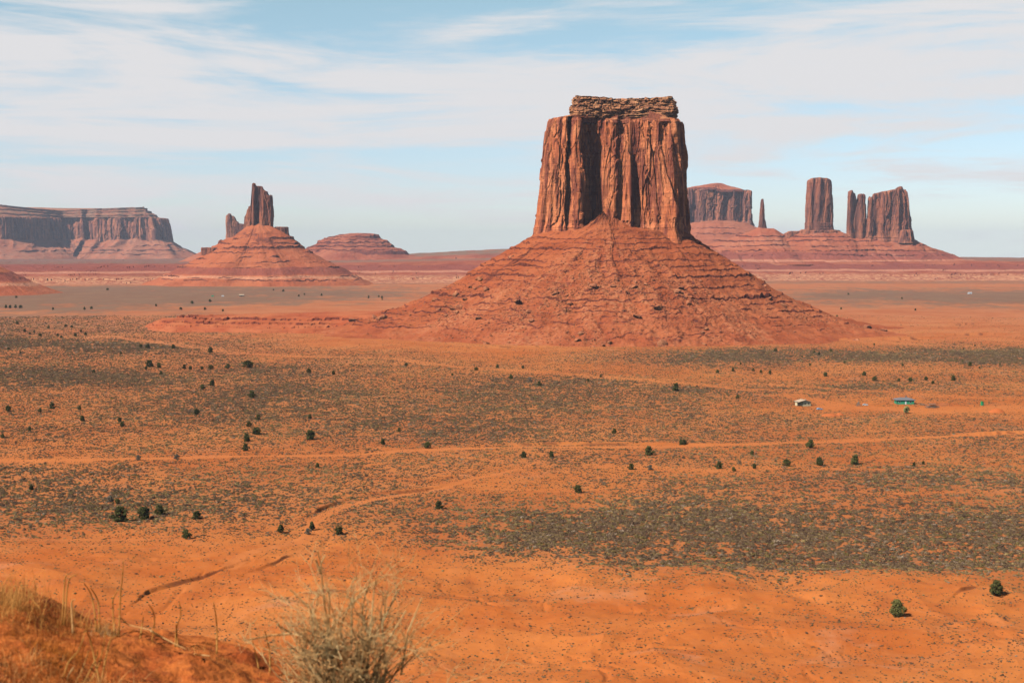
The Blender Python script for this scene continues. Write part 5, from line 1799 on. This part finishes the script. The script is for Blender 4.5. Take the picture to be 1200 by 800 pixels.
def stalk(pts, D, rad, mat, name, label, group=None, cat='stalk', drop=True):
    """a thin stem through photo points at one distance, foot on the soil"""
    P = [Vector(at_depth(px, py, D + .05 * math.sin(i * 1.7))) for i, (px, py) in enumerate(pts)]
    if drop:
        P[0].z = min(P[0].z, oz(P[0].x, P[0].y) + .002) if abs(P[0].z - oz(P[0].x, P[0].y)) < .2 else P[0].z
    # smooth the line
    Q = []
    for i in range(len(P) - 1):
        p0, p1, p2, p3 = P[max(i - 1, 0)], P[i], P[i + 1], P[min(i + 2, len(P) - 1)]
        for k in range(4):
            u_ = k / 4
            Q.append(.5 * ((2 * p1) + (p2 - p0) * u_ + (2 * p0 - 5 * p1 + 4 * p2 - p3) * u_ ** 2 + (3 * p1 - p0 - 3 * p2 + p3) * u_ ** 3))
    Q.append(P[-1])
    m_ = MB(); m_.tube(Q, [rad * (1 - .6 * i / len(Q)) for i in range(len(Q))], 5)
    o_ = m_.build(name, mat, None, True)
    tag(o_, label, cat, group)
    return o_


SL, SG = 'thin dry straw stalk standing along the edge of the overlook slope', 'dry stalks along the edge of the overlook'
for pts in [[(139, 726), (141, 700), (143, 680), (145, 656)], [(134, 714), (132, 706), (135, 697), (138, 692)], [(178, 737), (181, 727), (179, 715), (174, 707)], [(205, 752), (207, 735), (212, 720), (210, 705)],
            [(208, 751), (207, 738), (206, 730)], [(254, 754), (254, 735), (252, 715), (250, 705)], [(304, 788), (301, 772), (296, 750)], [(316, 783), (316, 765), (312, 745), (310, 738)],
            [(113, 718), (108, 700), (98, 682)], [(116, 719), (115, 705), (106, 688)], [(75, 697), (80, 682), (91, 672)], [(72, 697), (76, 680), (80, 673)], [(164, 738), (167, 729), (168, 722)]]:
    stalk(pts, 4.55, .0030, M_STRAW, 'dry_stalk', SL, SG)
stalk([(140, 722), (150, 731), (165, 735), (178, 738)], 4.5, .0024, M_TWIG, 'twig', 'pale twig lying along the crest of the overlook slope left of the longer lying one', cat='twig', drop=False)
stalk([(177, 739), (190, 746), (205, 754), (218, 760)], 4.42, .003, M_TWIG, 'twig', 'longest bleached twig lying on the orange soil of the overlook edge', cat='twig', drop=False)
stalk([(228, 766), (236, 767), (246, 768)], 4.35, .003, M_TWIG, 'twig', 'short white twig lying on the soil left of the dead bush', cat='twig', drop=False)
stalk([(85, 714), (84, 707), (88, 702)], 4.5, .0035, M_TWIG, 'twig', 'stubby bleached twig sticking up beside the matted straw', cat='twig')
for pts, mt in [([(117, 758), (128, 753), (137, 744), (139, 733)], M_STRAW), ([(117, 758), (106, 750), (102, 740), (103, 733)], M_STRAW), ([(75, 792), (80, 776), (92, 762), (98, 745), (101, 734)], M_STRAW), ([(78, 780), (86, 781)], M_TWIG),
                ([(95, 786), (112, 772), (115, 760)], M_STRAW), ([(100, 800), (116, 778), (124, 740)], M_STRAW), ([(88, 800), (98, 780), (104, 762)], M_BROWNT)]:
    stalk(pts, 3.95, .0028, mt, 'bent_straw', 'bent dry stem rising from the brown tuft on the near soil', 'bent stems on the near soil')


def dead_shrub():
    root_x, root_y = pxy(408, 4.25)
    base_z = at_depth(408, 832, 4.25)[2]
    root = empty('dead_shrub', (root_x, root_y, base_z))
    tag(root, 'leafless bleached shrub with tangled twigs at the lower edge of the view', 'shrub')
    r_ = random.Random(5)
    main, fine = MB(), MB()
    K = 4.25 / F                      # metres per photo pixel there

    def grow(p, d, L, rad, lev, mb_):
        n_ = 5
        pts = [p]
        for k in range(n_):
            d = (d + Vector((r_.gauss(0, .22), r_.gauss(0, .22), r_.gauss(.04, .16)))).normalized()
            pts.append(pts[-1] + d * (L / n_))
        mb_.tube(pts, [rad * (1 - .55 * k / n_) for k in range(n_ + 1)], 4)
        if lev > 0:
            for _ in range(r_.choice((2, 3, 3, 4))):
                k = r_.randint(1, n_)
                nd = (d + Vector((r_.gauss(0, .8), r_.gauss(0, .8), r_.gauss(.1, .5)))).normalized()
                grow(pts[k], nd, L * r_.uniform(.4, .7), rad * .6, lev - 1, fine if lev < 3 else mb_)

    for k in range(60):
        a = r_.uniform(0, 6.283); sp = r_.uniform(.1, 1.25)
        d = Vector((math.cos(a) * sp, math.sin(a) * sp, 1)).normalized()
        p = Vector((math.cos(a) * r_.uniform(0, 26) * K, math.sin(a) * r_.uniform(0, 22) * K, 0))
        grow(p, d, r_.uniform(70, 128) * K / (0.75 + .35 * sp), .0034, 3, main)
    main.build('stems', M_TWIG, root)
    # the taller bare stems that stand out of it
    tall = MB()
    for pts in [[(392, 800), (385, 740), (381, 715), (378, 690), (376, 660), (372, 645)], [(376, 660), (381, 650)], [(376, 672), (370, 655)], [(385, 735), (386, 705), (385, 688)], [(430, 790), (434, 740), (437, 705), (439, 682)],
                [(412, 760), (412, 720), (413, 700)], [(432, 745), (424, 720), (427, 700), (434, 680)], [(450, 780), (448, 730), (462, 700), (468, 690)], [(400, 770), (378, 745), (362, 712), (340, 690)],
                [(362, 712), (366, 735), (370, 760)], [(400, 790), (356, 745), (342, 742), (325, 732)], [(342, 742), (318, 744), (285, 750)], [(470, 790), (478, 740), (495, 700)], [(420, 800), (455, 750), (476, 715)]]:
        tall.tube([Vector(at_depth(px, py, 4.25 + .04 * math.sin(px * .3))) - root.location for px, py in pts], [.0036 - .0018 * i / len(pts) for i in range(len(pts))], 5)
    tall.build('tall_stems', M_TWIG, root)
    me = fine.mesh('twigs')
    o_ = link('twigs', me, M_TWIG, root)
    # dry seed heads and leaf scraps caught in the twigs
    vs, fs = [], []
    cand = fine.v
    for _ in range(2600):
        p = Vector(r_.choice(cand)) + Vector((r_.gauss(0, .006), r_.gauss(0, .006), r_.gauss(0, .006)))
        a = Vector((r_.gauss(0, 1), r_.gauss(0, 1), r_.gauss(0, 1))).normalized(); b = a.orthogonal().normalized()
        s_ = r_.uniform(.0015, .004)
        i0 = len(vs); vs += [tuple(p - a * s_), tuple(p + b * s_ * .6), tuple(p + a * s_), tuple(p - b * s_ * .6)]; fs.append((i0, i0 + 1, i0 + 2, i0 + 3))
    me = bpy.data.meshes.new('dry_leaves'); me.from_pydata(vs, [], fs); me.update()
    link('dry_leaves', me, M_BROWNT, root)


dead_shrub()
